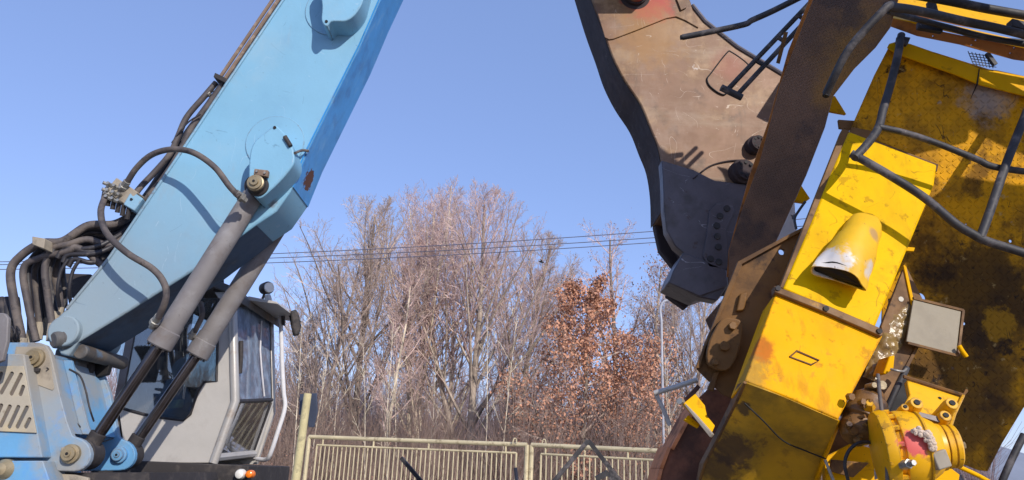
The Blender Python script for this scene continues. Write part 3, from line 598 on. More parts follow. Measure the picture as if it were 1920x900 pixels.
# valve manifold
c = P(240, 368, 5.18); u = Vector((.58, 0, -.35)).normalized(); v = Vector((.5, 0, .86)).normalized()
mf = MB().box(c, u * .10, Vector((0, .1, 0)), v * .06).build('valve_manifold', M['dust'], EX, .006)
rn = random.Random(2)
for i in range(3):
    for j in range(3):
        q = P(212 + i * 11 - j * 2, 350 + j * 12 + i * 4, 5.12); MB().cyl(q, q + Vector((-.03 - rn.random() * .02, -.05, .01)), .014, 6).cyl(q + Vector((0, .02, 0)), q + Vector((0, -.08, 0)), .011, 8).build('union', M['steel'], mf)
for i in range(6):
    q = P(205 + i * 9, 362 + i * 6, 5.16); MB().cyl(q + Vector((0, -.06, 0)), q + Vector((-.01, -.04, -.09)), .017, 8).build('elbow', M['dark'], mf)
vp = Pl((255, 375, 5.08), (.1, -1, .1)); vb = plate('valve_block', vp, [(246, 357), (268, 372), (252, 395), (231, 383)], .08, M['boom'], mf, .005)
q = vp.at(247, 374); MB().cyl(q, q + Vector((0, -.01, 0)), .009, 8).build('plug', M['hole'], vb)
# hose bundle sweeping left to the clamp and down
rn = random.Random(9); ends = [(42, 640), (58, 625), (74, 610), (86, 602), (98, 612), (104, 590), (112, 582), (120, 578), (68, 640)]
tops = [(20, 510), (52, 508), (64, 512), (72, 515), (84, 508), (90, 520), (104, 515), (116, 512), (44, 505)]
for i, (e, tp) in enumerate(zip(ends, tops)):
    y0 = 398 + i * 10; Y = 5.2 + (i % 4) * .07; cl = (78 + i * 6, 452 + (i % 3) * 8)
    hose([(256 - i * 3, y0, Y + .08), (215 - i * 2, y0 + 22, Y), (165, y0 * .45 + 244 + i * 2, Y - .05), (118 + i * 3, 452 + i * 1.5, Y - .08), (cl[0], cl[1] + 4, Y - .08),
          (tp[0] + (cl[0] - tp[0]) * .35, (tp[1] + cl[1]) / 2 - 2, Y - .06), (tp[0], tp[1], Y - .05), ((tp[0] * .75 + e[0] * .25) + 3, (tp[1] + e[1]) / 2, Y - .02), (e[0], e[1], Y)], .024 if i % 3 else .029, 'hoseD' if i % 2 else 'hose')
    if i < 7:
        q = P(e[0], e[1], Y); MB().cyl(q + Vector((0, 0, .02)), q + Vector((.01, 0, -.1)), .03, 8).build('hose_fitting', M['dust'], EX)
for (x0, y0, x1, y1) in ((250, 425, 120, 470), (245, 440, 130, 478), (240, 455, 110, 462), (210, 470, 140, 486)):
    hose([(x0, y0, 5.3), ((x0 + x1) / 2, (y0 + y1) / 2 + 14, 5.15), (x1, y1, 5.12), (x1 - 12, y1 + 14, 5.12)], .018, 'hoseD')
for x in (150, 128): hose([(x, 486, 5.1), (x - 14, 510, 5.1), (x - 20, 545, 5.12), (x - 16, 575, 5.2)], .012, 'hoseD')
MB().prism([P(60, 443, 5.0), P(84, 447, 5.0), P(82, 466, 5.0), P(60, 458, 5.0)], (0, .35, 0)).build('hose_clamp', M['dust'], EX, .004)
pl = Pl((130, 530, 5.75), (0, -1, 0)); plate('rear_bracket', pl, [(110, 512), (170, 514), (172, 548), (150, 562), (128, 556), (112, 540)], .03, M['dark'], EX)
# engine-side clutter at the left edge
for i in range(5):
    x = -6 + i * 9; hose([(x, 560, 5.3), (x + 3, 590, 5.25), (x, 615, 5.25), (x + 5, 650, 5.3)], .024, 'black', name='engine_hose')
for i in range(4):
    x = 4 + i * 9; hose([(x, 612, 5.15), (x + 6, 622, 5.1), (x + 2, 634, 5.12), (x + 8, 642, 5.2)], .006, 'black', name='cable_loop')
plate('side_mirror_back', Pl((0, 620, 4.6), (-.1, -1, 0)), [(-30, 585), (8, 587), (15, 596), (13, 640), (4, 676), (-30, 690)], .03, M['barrel'], EX, .006)
# turret bracket
np_ = Pl((90, 750, 4.93), (0, -1, 0))
def arc(cx, cy, rr, a0, a1, n=9): return [(cx + rr * math.cos(R(a0 + (a1 - a0) * k / n)), cy - rr * math.sin(R(a0 + (a1 - a0) * k / n))) for k in range(n + 1)]
near = [(-20, 642), (72, 642), (86, 647), (94, 660), (103, 700), (113, 745), (125, 790), (131, 806), (136, 818)] + arc(138, 852, 32, 75, -90) + [(60, 882), (-20, 882)]
tb = plate('turret_bracket', np_, near, .045, M['blue2'], EX, .006, ydir=True)
fpn = Pl((200, 750, 5.55), (0, -1, 0))
far = [(172, 662), (180, 664), (188, 690), (205, 735), (216, 790), (222, 818)] + arc(224, 853, 29, 80, -90) + [(150, 884), (120, 700), (140, 664)]
plate('turret_bracket', fpn, far, .045, M['blue2'], EX, .006, ydir=True)['label'] = 'far bracket plate beside the cab'
web = MB(); e0 = [(94, 668), (103, 704), (113, 748), (124, 792), (131, 812)]
A = [np_.at(x - 4, y) + Vector((0, .045, 0)) for x, y in e0]; B = [p + Vector((0, .58, 0)) for p in A]
web.add(A + B, [(i, i + 1, i + 6, i + 5) for i in range(4)]); web.prism([A[0], A[0] + Vector((-.3, 0, 0)), B[0] + Vector((-.3, 0, 0)), B[0]], (0, 0, .02)); web.build('cross_web', M['blue2'], EX)
rib = MB(); rb = [Vector((p.x, np_.o.y + .17, p.z)) for p in A]; rib.prism(rb + [q + Vector((.06, 0, 0)) for q in rb[::-1]], (0, .025, 0)); rib.build('web_rib', M['blue2'], EX, .003)
for (x, y, Y, r) in ((68, 672, 4.93, .062), (135, 851, 4.93, .058), (226, 853, 5.55, .055), (156, 690, 5.45, .075)):
    c = P(x, y, Y); g_ = MB().lathe(c + Vector((0, .02, 0)), c + Vector((0, -.06, 0)), [(0, r), (.6, r), (.65, r * .72), (.9, r * .72), (.92, r * .35), (1, r * .33)], 28)
    pn = g_.build('pin', M['brass'] if Y < 5 else M['blue2'] if r < .06 else M['dark'], EX)
    c4 = c + Vector((0, -.06, 0)); MB().cyl(c4, c4 + Vector((0, -.003, 0)), r * .16, 10).build('grease_hole', M['hole'], pn)
plate('pin_keeper', Pl((120, 850, 4.9), (0, -1, 0)), [(114, 839), (124, 838), (124, 862), (114, 864)], .03, M['dust'], EX)
plate('pin_keeper', Pl((68, 690, 4.9), (0, -1, 0)), [(54, 690), (74, 690), (72, 697), (54, 697)], .02, M['dark'], EX)
plate('bracket_doubler', Pl((68, 690, 4.925), (0, -1, 0)), [(20, 700), (56, 716), (98, 732), (101, 728), (92, 668), (82, 650), (30, 650)], .01, M['dust'], EX, .002)
# foot of the boom: fork, pivot
MB().cyl(P(118, 620, 5.07), P(118, 620, 5.07) + Vector((0, .6, 0)), .105, 36).build('boom_foot_boss', M['boom'], EX, .01)
fq = P(93, 636, 5.02); MB().lathe(fq + Vector((.05, .12, .02)), fq + Vector((-.0, .04, 0)), [(0, .07), (.5, .066), (.55, .06), (.9, .055), (1, .045)], 28).build('foot_pin', M['dust2'], EX)
fq2 = P(150, 659, 5.16); fk = MB().cyl(fq2, fq2 + Vector((.02, .56, 0)), .05, 28).build('torque_tube', M['dust2'], EX, .008)
plate('pivot_hollow_shade', Pl((160, 690, 5.5), (0, -1, 0)), [(118, 662), (212, 664), (200, 702), (176, 708), (140, 716), (120, 704)], .05, M['hole'], EX, .004)  # black sheet standing in for the shaded hollow under the boom foot
plate('fork_leg', Pl((125, 690, 5.2), (0, -1, 0)), curve2([(104, 655), (130, 655), (134, 680), (126, 710), (112, 722), (104, 700)], 4), .3, M['dust2'], EX, .01, ydir=True)
hose([(88, 690, 4.9), (100, 700, 5.0), (120, 720, 5.1), (128, 750, 5.1), (134, 780, 5.1), (150, 800, 5.1), (170, 820, 5.2), (190, 828, 5.3), (212, 822, 5.4)], .005, 'black', name='wire')
hose([(130, 692, 5.1), (150, 705, 5.1), (160, 730, 5.1), (168, 765, 5.1), (176, 790, 5.15)], .006, 'black', name='wire')
# body housing with vent
hp = Pl((40, 760, 4.82), (.05, -1, 0)); bd = plate('body_side', hp, [(-60, 660), (45, 664), (52, 712), (79, 858), (-60, 858)], .5, M['blue2'], EX, .008, ydir=True)
vpn = Pl((40, 760, 4.806), (.05, -1, 0)); vt = plate('vent_panel', vpn, [(-60, 686), (44, 686), (68, 812), (-60, 806)], .012, M['vent'], EX, .003)
cm = MB()
def slot(x0, y0, x1, y1, wdt=3.7):
    d = Vector((x1 - x0, y1 - y0)).normalized(); n_ = Vector((-d.y, d.x)); o = []
    for k in range(7): a_ = math.pi * k / 6; o.append(Vector((x1, y1)) + (n_ * math.cos(a_) + d * math.sin(a_)) * wdt)
    for k in range(7): a_ = math.pi * k / 6; o.append(Vector((x0, y0)) + (-n_ * math.cos(a_) - d * math.sin(a_)) * wdt)
    cm.prism([vpn.at(p.x, p.y, .01) for p in o], (0, .05, 0))
for (x0, y0, x1, y1) in ((-14, 736, 0, 700), (0, 736, 20, 700), (19, 738, 37, 702), (36, 739, 41, 725), (-16, 796, 0, 760), (-1, 798, 16, 762), (15, 800, 32, 763), (30, 800, 48, 764), (46, 800, 53, 786)): slot(x0, y0, x1, y1)
cut(vt, cm)
plate('vent_backing', Pl((40, 760, 4.8175), (.05, -1, 0)), [(-58, 690), (40, 690), (62, 808), (-58, 802)], .001, M['dust2'], EX, 0)
plate('lower_skirt', Pl((40, 880, 4.8), (0, -1, 0)), [(-60, 864), (80, 864), (92, 900), (96, 960), (-60, 960)], .4, M['blue2'], EX, .006, ydir=True)
c = P(8, 880, 4.8); hl = MB().lathe(c + Vector((0, .03, 0)), c + Vector((0, -.05, 0)), [(0, .06), (.4, .06), (.5, .054), (.9, .035), (1, .01)], 28).build('round_lamp', M['brass'], EX)
dk = MB(); dk.prism([P(60, 886, 5.0), P(280, 886, 5.0), P(280, 1060, 5.0), P(60, 1060, 5.0)], (0, 1.2, 0)); dk.build('turntable_deck', M['dark'], EX)
plate('deck_fitting', Pl((100, 890, 4.96), (0, -1, 0)), [(98, 888), (140, 890), (165, 896), (165, 912), (98, 912)], .03, M['dust'], EX)
# ---- cab
CY, CW = 6.35, 1.12
sp_ = Pl((350, 700, CY), (0, -1, 0))
CAB = [('side_panel', [(402, 548), (426, 546), (437, 566), (441, 752), (400, 868), (236, 868), (222, 765), (285, 782), (345, 789), (358, 778), (372, 735), (384, 716), (406, 716), (410, 560)])]
plate('side_panel', sp_, CAB[0][1], .04, M['silver'], EX, .006, ydir=True)
spf = Pl((350, 700, CY), (0, -1, 0))
fo = [sp_.at(x, y) + Vector((0, CW, 0)) for x, y in CAB[0][1]]; MB().prism(fo, (0, .04, 0)).build('side_panel', M['silver'], EX)['label'] = 'far side panel of the cab'
wn = [(222, 764), (285, 781), (344, 788), (357, 777), (371, 734), (383, 716), (406, 715), (410, 560), (330, 560), (215, 640)]
plate('side_window', Pl((350, 700, CY + .015), (0, -1, 0)), wn, .006, M['glass'], EX, 0)
fw = [sp_.at(x, y) + Vector((0, CW + .015, 0)) for x, y in wn]; MB().prism(fw, (0, .006, 0)).build('side_window', glass('far_window_glass', (.85, .9, .9, 1), .02, .08), EX)
MB().tube([sp_.at(x, y) + Vector((0, -.002, 0)) for x, y in wn[:8]], .011, 8).build('window_seal', M['black'], EX)
# front: lit A pillars, windscreen, lower glass
def cabx(px, py, dy):
    p = sp_.at(px, py); return p + Vector((-.04 * dy / CW, dy, dy / CW * (.05 + .17 * (868 - py) / 312)))
MB().tube([cabx(430, 548, 0), cabx(436, 566, 0), cabx(441, 752, 0), cabx(400, 868, 0)], .036, 14).build('front_pillar', M['pillar'], EX)
MB().tube([cabx(430, 548, CW), cabx(436, 566, CW), cabx(441, 752, CW), cabx(400, 868, CW)], .034, 14).build('front_pillar', M['pillar'], EX)
def quad(name, a, b, c, d, m, th=.006, inset=.0):
    o = MB().prism([a, b, c, d], (th, 0, 0)); return o.build(name, m, EX)
quad('windscreen', cabx(437, 572, .03), cabx(441, 749, .03), cabx(441, 749, CW - .03), cabx(437, 572, CW - .03), M['glassF'])
quad('lower_windscreen', cabx(441, 757, .03), cabx(404, 852, .03), cabx(404, 852, CW - .03), cabx(441, 757, CW - .03), M['glass'])
MB().tube([cabx(442, 753, 0), cabx(442, 753, CW)], .018, 8).build('glass_divider', M['black'], EX)
MB().tube([cabx(402, 858, 0), cabx(402, 858, CW)], .035, 8).build('front_sill', M['silver'], EX)
MB().tube([cabx(437, 569, 0), cabx(437, 569, CW)], .03, 8).build('header_rail', M['dark'], EX)
for dy in (.045, CW - .045):
    MB().tube([cabx(437.5, 575, dy), cabx(442.5, 750, dy)], .01, 6).build('windscreen_seal', M['black'], EX)
    MB().tube([cabx(442.5, 758, dy), cabx(405, 852, dy)], .012, 6).build('windscreen_seal', M['black'], EX)
MB().tube([cabx(444, 600, .72), cabx(445, 655, .66), cabx(446, 700, .7), cabx(446, 745, .78)], .008, 6).build('wiper', M['rail'], EX)
MB().tube([cabx(445, 640, .1), cabx(446, 668, .08), cabx(444, 700, .08)], .02, 8).build('wiper_motor', M['dark'], EX)
# roof with visor
rf = MB(); zr = cabx(430, 546, 0)
r0 = [cabx(300, 556, -.04), cabx(402, 538, -.05), cabx(437, 552, -.05), cabx(450, 566, -.05)]
rf.prism(r0 + [p + Vector((0, 0, .07)) for p in r0[::-1]], (0, CW + .12, 0)); rf.build('roof', M['dust2'], EX, .01)
vs_ = MB(); z0 = cabx(447, 562, .25); vs_.prism([z0, z0 + Vector((.27, 0, -.02)), z0 + Vector((.26, 0, .0)), z0 + Vector((0, 0, .04))], (0, CW - .25, 0)); vs_.build('sun_visor', M['silver'], EX, .004)
bk = MB(); bk.box((cabx(235, 700, CW / 2)), Vector((.03, 0, 0)), Vector((0, CW / 2, 0)), Vector((0, 0, .8))); bk.build('rear_wall', M['barrel'], EX)
flr = MB(); q = cabx(330, 868, CW / 2); flr.box(q + Vector((0, 0, -.22)), Vector((.62, 0, 0)), Vector((0, CW / 2 + .05, 0)), Vector((0, 0, .2))); flr.build('cab_base', M['dark'], EX, .01)
# seat, console, operator controls
q = cabx(300, 800, CW / 2); stt = MB(); stt.box(q + Vector((0, 0, .12)), (.25, 0, 0), (0, .25, 0), (0, 0, .07)); stt.box(q + Vector((-.25, 0, .5)), (.07, 0, .02), (0, .24, 0), (-.03, 0, .38)); stt.build('seat', M['seat'], EX, .03)
cn = MB(); cn.box(q + Vector((.3, -.3, .2)), (.2, 0, 0), (0, .08, 0), (0, 0, .1)); cn.box(q + Vector((.42, .15, .1)), (.05, 0, .02), (0, .12, 0), (0, 0, .25)); cn.build('console', M['dark'], EX, .01)
pp_ = MB(); pp_.box(q + Vector((.05, -.32, .16)), (.1, 0, .01), (0, .02, 0), (0, 0, .035)); pp_.build('paper_box', mat('pale_green_card', (170, 180, 130), .7), EX, .004)
MB().tube(spl([q + Vector((.45, .1, .35)), q + Vector((.4, -.1, .42)), q + Vector((.4, .25, .45))], 6), .012, 8).build('control_lever', M['dark'], EX)
# work lamp, mirror, hand rail, front lamps
c = P(498, 536, 6.9); c = P(497, 541, 7.0); wl = MB().lathe(c + Vector((-.04, .04, 0)), c + Vector((.05, -.05, -.0)), [(0, .03), (.3, .055), (.9, .06), (1, .055)], 24).build('work_lamp', M['black'], EX)
MB().lathe(c + Vector((.05, -.05, 0)), c + Vector((.062, -.062, 0)), [(0, .048), (1, .046)], 24).build('lens', M['lens'], wl)
MB().cyl(c + Vector((0, 0, -.05)), c + Vector((-.01, 0, -.1)), .012, 8).build('bracket', M['dark'], wl)
c = P(412, 542, 6.4); bc = MB().lathe(c + Vector((0, 0, -.02)), c + Vector((0, 0, .1)), [(0, .05), (.3, .05), (.5, .03), (1, .02)], 14).build('roof_vent', M['dark'], EX)
hr = [(510, 583, 7.4), (520, 584, 7.3), (526, 600, 7.25), (529, 680, 7.25), (532, 735, 7.25), (534, 765, 7.25), (520, 812, 7.25), (508, 848, 7.25), (500, 861, 7.3), (482, 861, 7.4)]
MB().tube(spl(PP(*hr), 6), .02, 10).build('hand_rail', M['rail'], EX)
mr = [P(532, 606, 7.25), P(530, 586, 7.25), P(541, 584, 7.2), P(545, 595, 7.15), P(548, 612, 7.1)]; MB().tube(mr, .012, 8).build('mirror_arm', M['black'], EX)
mp = Pl((554, 605, 7.05), (.55, -.8, -.1)); plate('wing_mirror', mp, [(546, 583), (557, 580), (562, 592), (566, 612), (562, 628), (552, 631), (548, 612)], .05, M['black'], EX, .015)
mp2 = Pl((532, 606, 7.2), (0, -1, 0)); plate('small_mirror', mp2, [(527, 592), (533, 592), (533, 610), (528, 609)], .04, M['black'], EX, .005)
for (x, mm_, nm, r) in ((450, 'lens', 'front_lamp', .04), (468, 'amber', 'indicator_lamp', .032)):
    c = P(x, 889, 6.26); MB().lathe(c + Vector((0, .05, 0)), c + Vector((0, -.03, 0)), [(0, r), (.6, r), (.9, r * .8), (1, r * .4)], 20).build(nm, M[mm_], EX)
plate('bumper_box', Pl((440, 880, 6.55), (0, -1, 0)), [(236, 872), (474, 872), (476, 960), (236, 960)], .9, M['dark'], EX, .01, ydir=True)
# undercarriage below the frame
uc = MB(); uc.cyl(Vector((-3.4, 6, .9)), Vector((-3.4, 6, 1.25)), .8, 32); uc.box((-3.4, 6, .75), (1.2, 0, 0), (0, 1.1, 0), (0, 0, .2)); uc.build('undercarriage', M['dark'], EX, .01)
for yy in (4.75, 7.2):
    tr = MB(); o = []
    for k in range(12): a_ = math.pi * k / 11; o.append((-1.7 + .45 * math.sin(a_), .47 - .45 * math.cos(a_)))
    for k in range(12): a_ = math.pi * k / 11; o.append((-5.1 - .45 * math.sin(a_), .47 + .45 * math.cos(a_)))
    tr.prism([Vector((x, yy, z)) for x, z in o], (0, .55, 0)); tk = tr.build('track', M['dark'], EX)
    sh_ = MB()
    for k in range(24):
        for z in (.005, .935): sh_.box((-5.0 + k * .145, yy + .275, z), (.05, 0, 0), (0, .3, 0), (0, 0, .02))
    sh_.build('track_shoes', M['scrap'], tk)

# ------------------------------------------------------------ hydraulic shear
SY = 5.55
sb0 = P(1230, 300, SY)
SH = thing('hydraulic_shear', 'worn brown steel scrap shear hanging over the yellow wreck', 'shear', sb0)
sf = Pl((1250, 200, SY), (0, -1, 0))
edgeL = [(1085, -80), (1110, 0), (1131, 57), (1148, 106), (1171, 151), (1201, 196), (1220, 242), (1235, 280), (1243, 330), (1245, 390)]
edgeL = [(p.x, p.y) for p in spl([(x, y, 0) for x, y in edgeL], 4)]
body = edgeL + [(1300, 400), (1420, 420), (1500, 300), (1520, 170), (1465, 138), (1382, 88), (1322, 40), (1298, 10), (1262, -80)]
plate('shear_body', sf, body, .5, M['shear'], SH, .012, ydir=True)
# dark skin that puts the flank's shade into its colour
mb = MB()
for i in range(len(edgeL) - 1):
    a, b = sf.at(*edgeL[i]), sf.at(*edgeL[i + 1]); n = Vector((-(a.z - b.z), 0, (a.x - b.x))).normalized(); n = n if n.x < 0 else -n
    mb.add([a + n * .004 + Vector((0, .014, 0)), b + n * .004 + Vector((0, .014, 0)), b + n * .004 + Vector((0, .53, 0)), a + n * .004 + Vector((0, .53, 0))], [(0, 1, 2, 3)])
mb.build('flank_shade_skin', M['shearS'], SH)
cheek = [(1240, 300), (1243, 332), (1245, 392), (1250, 432), (1266, 461), (1282, 474), (1272, 495), (1252, 530), (1310, 557), (1345, 564), (1366, 534), (1364, 500), (1420, 440), (1430, 350), (1388, 344), (1340, 338), (1300, 318)]
ch = plate('jaw_cheek', Pl((1300, 430, SY - .035), (0, -1, 0)), cheek, .13, M['shearD'], SH, .01, ydir=True)
chf = [Pl((1300, 430, SY), (0, -1, 0)).at(x, y) + Vector((0, .42, 0)) for x, y in [(1240, 300), (1243, 332), (1247, 392), (1258, 440), (1275, 461), (1290, 480), (1280, 505), (1272, 530), (1310, 557), (1430, 440), (1430, 350)]]
MB().prism(chf, (0, .1, 0)).build('jaw_cheek', M['shearS'], SH, .01)['label'] = 'far cheek of the jaw'
plate('jaw_core', Pl((1300, 430, SY + .1), (0, -1, 0)), [(1258, 380), (1262, 425), (1285, 465), (1300, 540), (1420, 540), (1420, 380)], .3, M['shearS'], SH, .01, ydir=True)
# striking block at the tooth
bl = MB(); top = [P(1282, 473, SY - .05), P(1262, 508, SY - .05), P(1254, 530, SY - .05), P(1312, 556, SY - .05), P(1366, 536, SY - .05), P(1362, 505, SY - .05)]; bl.prism(top, (0, .34, 0)); bl.build('tooth_block', M['shearD'], SH, .008)
bs = [(1363, 391), (1350, 405), (1344, 423), (1345, 443), (1347, 463), (1332, 485), (1348, 491)]
for q in bs:
    c = P(q[0], q[1], SY - .052); MB().cyl(c + Vector((0, .01, 0)), c + Vector((0, -.008, 0)), .026, 20).build('blade_bolt', M['dark'], SH, .003)
blade = [(1330, 395), (1345, 380), (1372, 380), (1378, 395), (1362, 430), (1364, 505), (1330, 500), (1318, 480), (1325, 440)]
plate('blade', Pl((1345, 430, SY - .05), (0, -1, 0)), blade, .014, M['shearD'], SH, .003)
# seams, doubler, access plate, right flange
hd = [(1070, -90), (1110, -2), (1133, 73), (1145, 75), (1190, 58), (1250, 34), (1268, 31), (1285, 38), (1312, 54), (1300, 10), (1262, -90)]
plate('head_doubler', Pl((1200, 0, SY - .012), (0, -1, 0)), [(1090, -90), (1113, 0), (1134, 70), (1142, 74), (1150, 73), (1190, 58), (1250, 34), (1268, 31), (1285, 38), (1310, 52), (1296, 10), (1262, -90)], .012, M['shear'], SH, .004)
ap = curve2([(1326, 148), (1334, 136), (1362, 100), (1372, 98), (1402, 120), (1400, 132), (1365, 172), (1352, 176), (1332, 162)], 4)
plate('access_plate', Pl((1365, 130, SY - .01), (0, -1, 0)), ap, .011, M['shear'], SH, .004)
MB().tube([P(x, y, SY - .01) for x, y in ap + ap[:1]], .006, 6).build('access_seam', M['hole'], SH)
MB().tube([P(x, y, SY + .0) for x, y in [(1298, 10), (1322, 40), (1382, 88), (1465, 138), (1510, 168)]], .02, 8).build('edge_bead', M['shearD'], SH)
rr_ = MB(); fa = [P(x, y, SY + .0) for x, y in [(1298, 8), (1322, 38), (1382, 86), (1465, 136), (1520, 168)]]
for i in range(4): rr_.prism([fa[i] + Vector((.0, .2, .0)), fa[i + 1] + Vector((0, .2, 0)), fa[i + 1] + Vector((.05, .2, .09)), fa[i] + Vector((.05, .2, .09))], (0, .3, 0))
rr_.build('rear_flange', M['shearD'], SH, .004)
c = P(1190, -6, SY); pv = MB().lathe(c + Vector((0, .02, 0)), c + Vector((0, -.05, 0)), [(0, .13), (.5, .13), (.55, .1), (1, .1)], 36).build('pivot_cap', M['shearS'], SH)
MB().lathe(c + Vector((0, -.03, 0)), c + Vector((0, -.13, 0)), [(0, .085), (.7, .085), (.8, .06), (1, .05)], 32).build('pivot_pin', M['shear'], SH)
for (x, y, r) in ((1412, 275, .075), (1388, 325, .1)):
    c = P(x, y, SY); pf = MB().lathe(c + Vector((0, .02, 0)), c + Vector((.02, -.09, 0)), [(0, r), (.6, r), (.7, r * .85), (1, r * .8)], 32).build('pivot_flange', M['shearS'], SH)
    for k in range(8): an = k * .785; e = c + Vector((.02 + math.cos(an) * r * .55, -.09, math.sin(an) * r * .55)); MB().cyl(e, e + Vector((0, -.01, 0)), r * .12, 10).build('flange_hole', M['hole'], pf)
MB().tube(spl([P(1300, 335, SY - .04), P(1330, 312, SY - .01), P(1365, 302, SY - .01), P(1400, 300, SY - .01)], 5), .006, 6).build('weld_seam', M['shearS'], SH)
tp = Pl((1280, 8, SY - .03), (0, -1, 0)); plate('cast_label', tp, [(1268, -4), (1278, -10), (1287, 14), (1277, 19)], .02, M['shear'], SH, .003)

# ------------------------------------------------------------ wrecked yellow machine
wb = P(1600, 880, 4.1); wb.z = 0
W = thing('wrecked_machine', 'crushed yellow machine with bent black railings, held on its side', 'wreck', wb)
WP = lambda x, y, Y: P(x, y, Y)
def wtube(pts, r, m='tube', name='railing_tube', k=6, par=W, n=14): return MB().tube(spl([P(*p) for p in pts], k), r, n).build(name, M[m], par)
# chequered beam, seen from its shaded side
bpn = Pl((1480, 300, 4.5), (-.62, -.6, -.50))
plate('chequer_beam', bpn, [(1548, -60), (1700, -60), (1668, 52), (1640, 90), (1600, 130), (1560, 182), (1545, 240), (1510, 330), (1478, 400), (1450, 462), (1400, 560), (1340, 640), (1322, 600), (1365, 550), (1367, 470), (1392, 390), (1425, 300), (1462, 160), (1508, 40)], .02, M['beam'], W, .003, uv=True)
bfl = Pl((1450, 200, 4.62), (-.3, -.8, -.5))
plate('beam_flange', bfl, [(1525, -60), (1562, -60), (1500, 110), (1470, 220), (1440, 320), (1404, 430), (1376, 520), (1362, 520), (1366, 470), (1405, 330), (1440, 230), (1478, 95), (1515, 5)], .03, M['beamF'], W, .004)
# sunlit orange pieces beyond the beam
plate('beam_gusset', Pl((1560, 200, 4.5), (.2, -.9, .1)), [(1550, 178), (1566, 180), (1587, 214), (1544, 206)], .02, M['yel'], W, .002)
plate('beam_gusset', Pl((1500, 360, 5.0), (0, -1, 0)), [(1478, 342), (1496, 338), (1519, 372), (1508, 379), (1474, 374)], .04, M['yel'], W, .002)
plate('white_pillar', Pl((1475, 420, 5.2), (.1, -1, 0)), [(1470, 378), (1490, 378), (1494, 432), (1446, 462), (1452, 440)], .06, M['white'], W, .003)
plate('torn_strip', bfl, [(1470, 60), (1478, 60), (1462, 120), (1455, 118)], .01, M['ydirt'], W, .001, lift=.05)
wtube([(1510, 378, 4.4), (1498, 395, 4.4), (1490, 410, 4.4), (1493, 430, 4.4)], .008, 'hoseD', 'cable')
# bracket plate with mounts
bk_ = Pl((1420, 580, 4.22), (-.15, -.95, -.1))
bo = plate('side_bracket', bk_, [(1386, 494), (1508, 428), (1516, 424), (1478, 520), (1440, 640), (1400, 745), (1384, 752), (1354, 740), (1306, 692), (1318, 650)], .025, M['ydirt'], W, .003)
q = bk_.at(1466, 472); cut(bo, MB().cyl(q + Vector((0, -.1, 0)), q + Vector((0, .2, 0)), .018, 16))
plate('bracket_edge', bk_, [(1384, 490), (1516, 420), (1516, 426), (1388, 497)], .03, M['ydirt'], W, .002, lift=.03)
plate('bracket_spine', bk_, [(1384, 490), (1392, 497), (1322, 655), (1312, 690), (1304, 690)], .05, M['ydirt'], W, .002, lift=.05)
plate('cast_mount', bk_, curve2([(1352, 600), (1372, 596), (1392, 606), (1388, 650), (1370, 690), (1350, 695), (1326, 680), (1330, 640)], 3), .1, M['ydirt'], W, .008, lift=.1)
for q in ((1372, 612, .025), (1357, 650, .03), (1340, 680, .02)):
    c = bk_.at(q[0], q[1], .1); MB().cyl(c, c + Vector((0, -.03, 0)), q[2], 6).build('mount_bolt', M['ydirt'], W, .004)
plate('mount_lug', bk_, [(1388, 550), (1402, 548), (1396, 582), (1380, 584)], .03, M['ydirt'], W, .008, lift=.03)
plate('mount_lug', bk_, [(1338, 700), (1350, 694), (1338, 735), (1326, 730)], .03, M['ydirt'], W, .006, lift=.03)
# upper yellow panel (a box 0.2 deep)
up_ = Pl((1590, 250, 4.15), (1757, 310, 4.08), (1468, 540, 3.86))
po = plate('upper_panel', up_, [(1592, 246), (1680, 280), (1757, 309), (1752, 345), (1700, 470), (1640, 615), (1560, 582), (1468, 541), (1520, 420), (1556, 330)], .07, M['yelU'], W, .01)
plate('panel_edge', up_, [(1580, 240), (1594, 246), (1470, 541), (1462, 538)], .06, M['ydirt'], W, .004, lift=-.01)
# torn bolts along the panel's left edge
# crushed stub pipe: flattened tube, open at its lower end
ax0, ax1 = up_.at(1628, 402, .0), up_.at(1574, 522, .11)
ud = (up_.at(1640, 560) - up_.at(1530, 515)).normalized(); vd = up_.n
secs = [(0, 10, 6), (.06, 22, 16), (.14, 30, 26), (.25, 34, 34), (.38, 37, 40), (.5, 41, 43), (.62, 44, 43), (.74, 47, 40), (.86, 50, 33), (.95, 52, 26), (1, 52, 21)]
stb = MB(); n = 36; rows = []; rn = random.Random(4)
for (q, hw, hd_) in secs:
    c = ax0.lerp(ax1, q); r0 = []
    for k in range(n):
        an = 2 * math.pi * k / n; wv = 1 + .05 * math.sin(3 * an + q * 4) + (.04 * math.sin(7 * an) if q > .8 else 0)
        r0.append(c + ud * math.cos(an) * hw * pxm(3.85) * wv + vd * (math.sin(an) * hd_ * pxm(3.85) * wv) + (ax1 - ax0).normalized() * (.018 * math.sin(an * 2 + 1) if q > .9 else 0))
    rows.append(r0)
vs2 = [p for r0 in rows for p in r0]; fs2 = [(i * n + k, i * n + (k + 1) % n, (i + 1) * n + (k + 1) % n, (i + 1) * n + k) for i in range(len(rows) - 1) for k in range(n)] + [tuple(range(n)), tuple((len(rows) - 1) * n + k for k in range(n))]
fs2 = [f for f in fs2 if len(f) == 4]
so_ = stb.add(vs2, fs2).build('crushed_pipe', M['stub'], W)
from mathutils import noise as mno
for v in so_.data.vertices:
    d = mno.noise_vector(v.co * 9); v.co += d * .014
so_.modifiers.new('wall', 'SOLIDIFY').thickness = .006
MB().add(rows[-2], [tuple(range(n))]).build('pipe_mouth', M['hole'], so_)
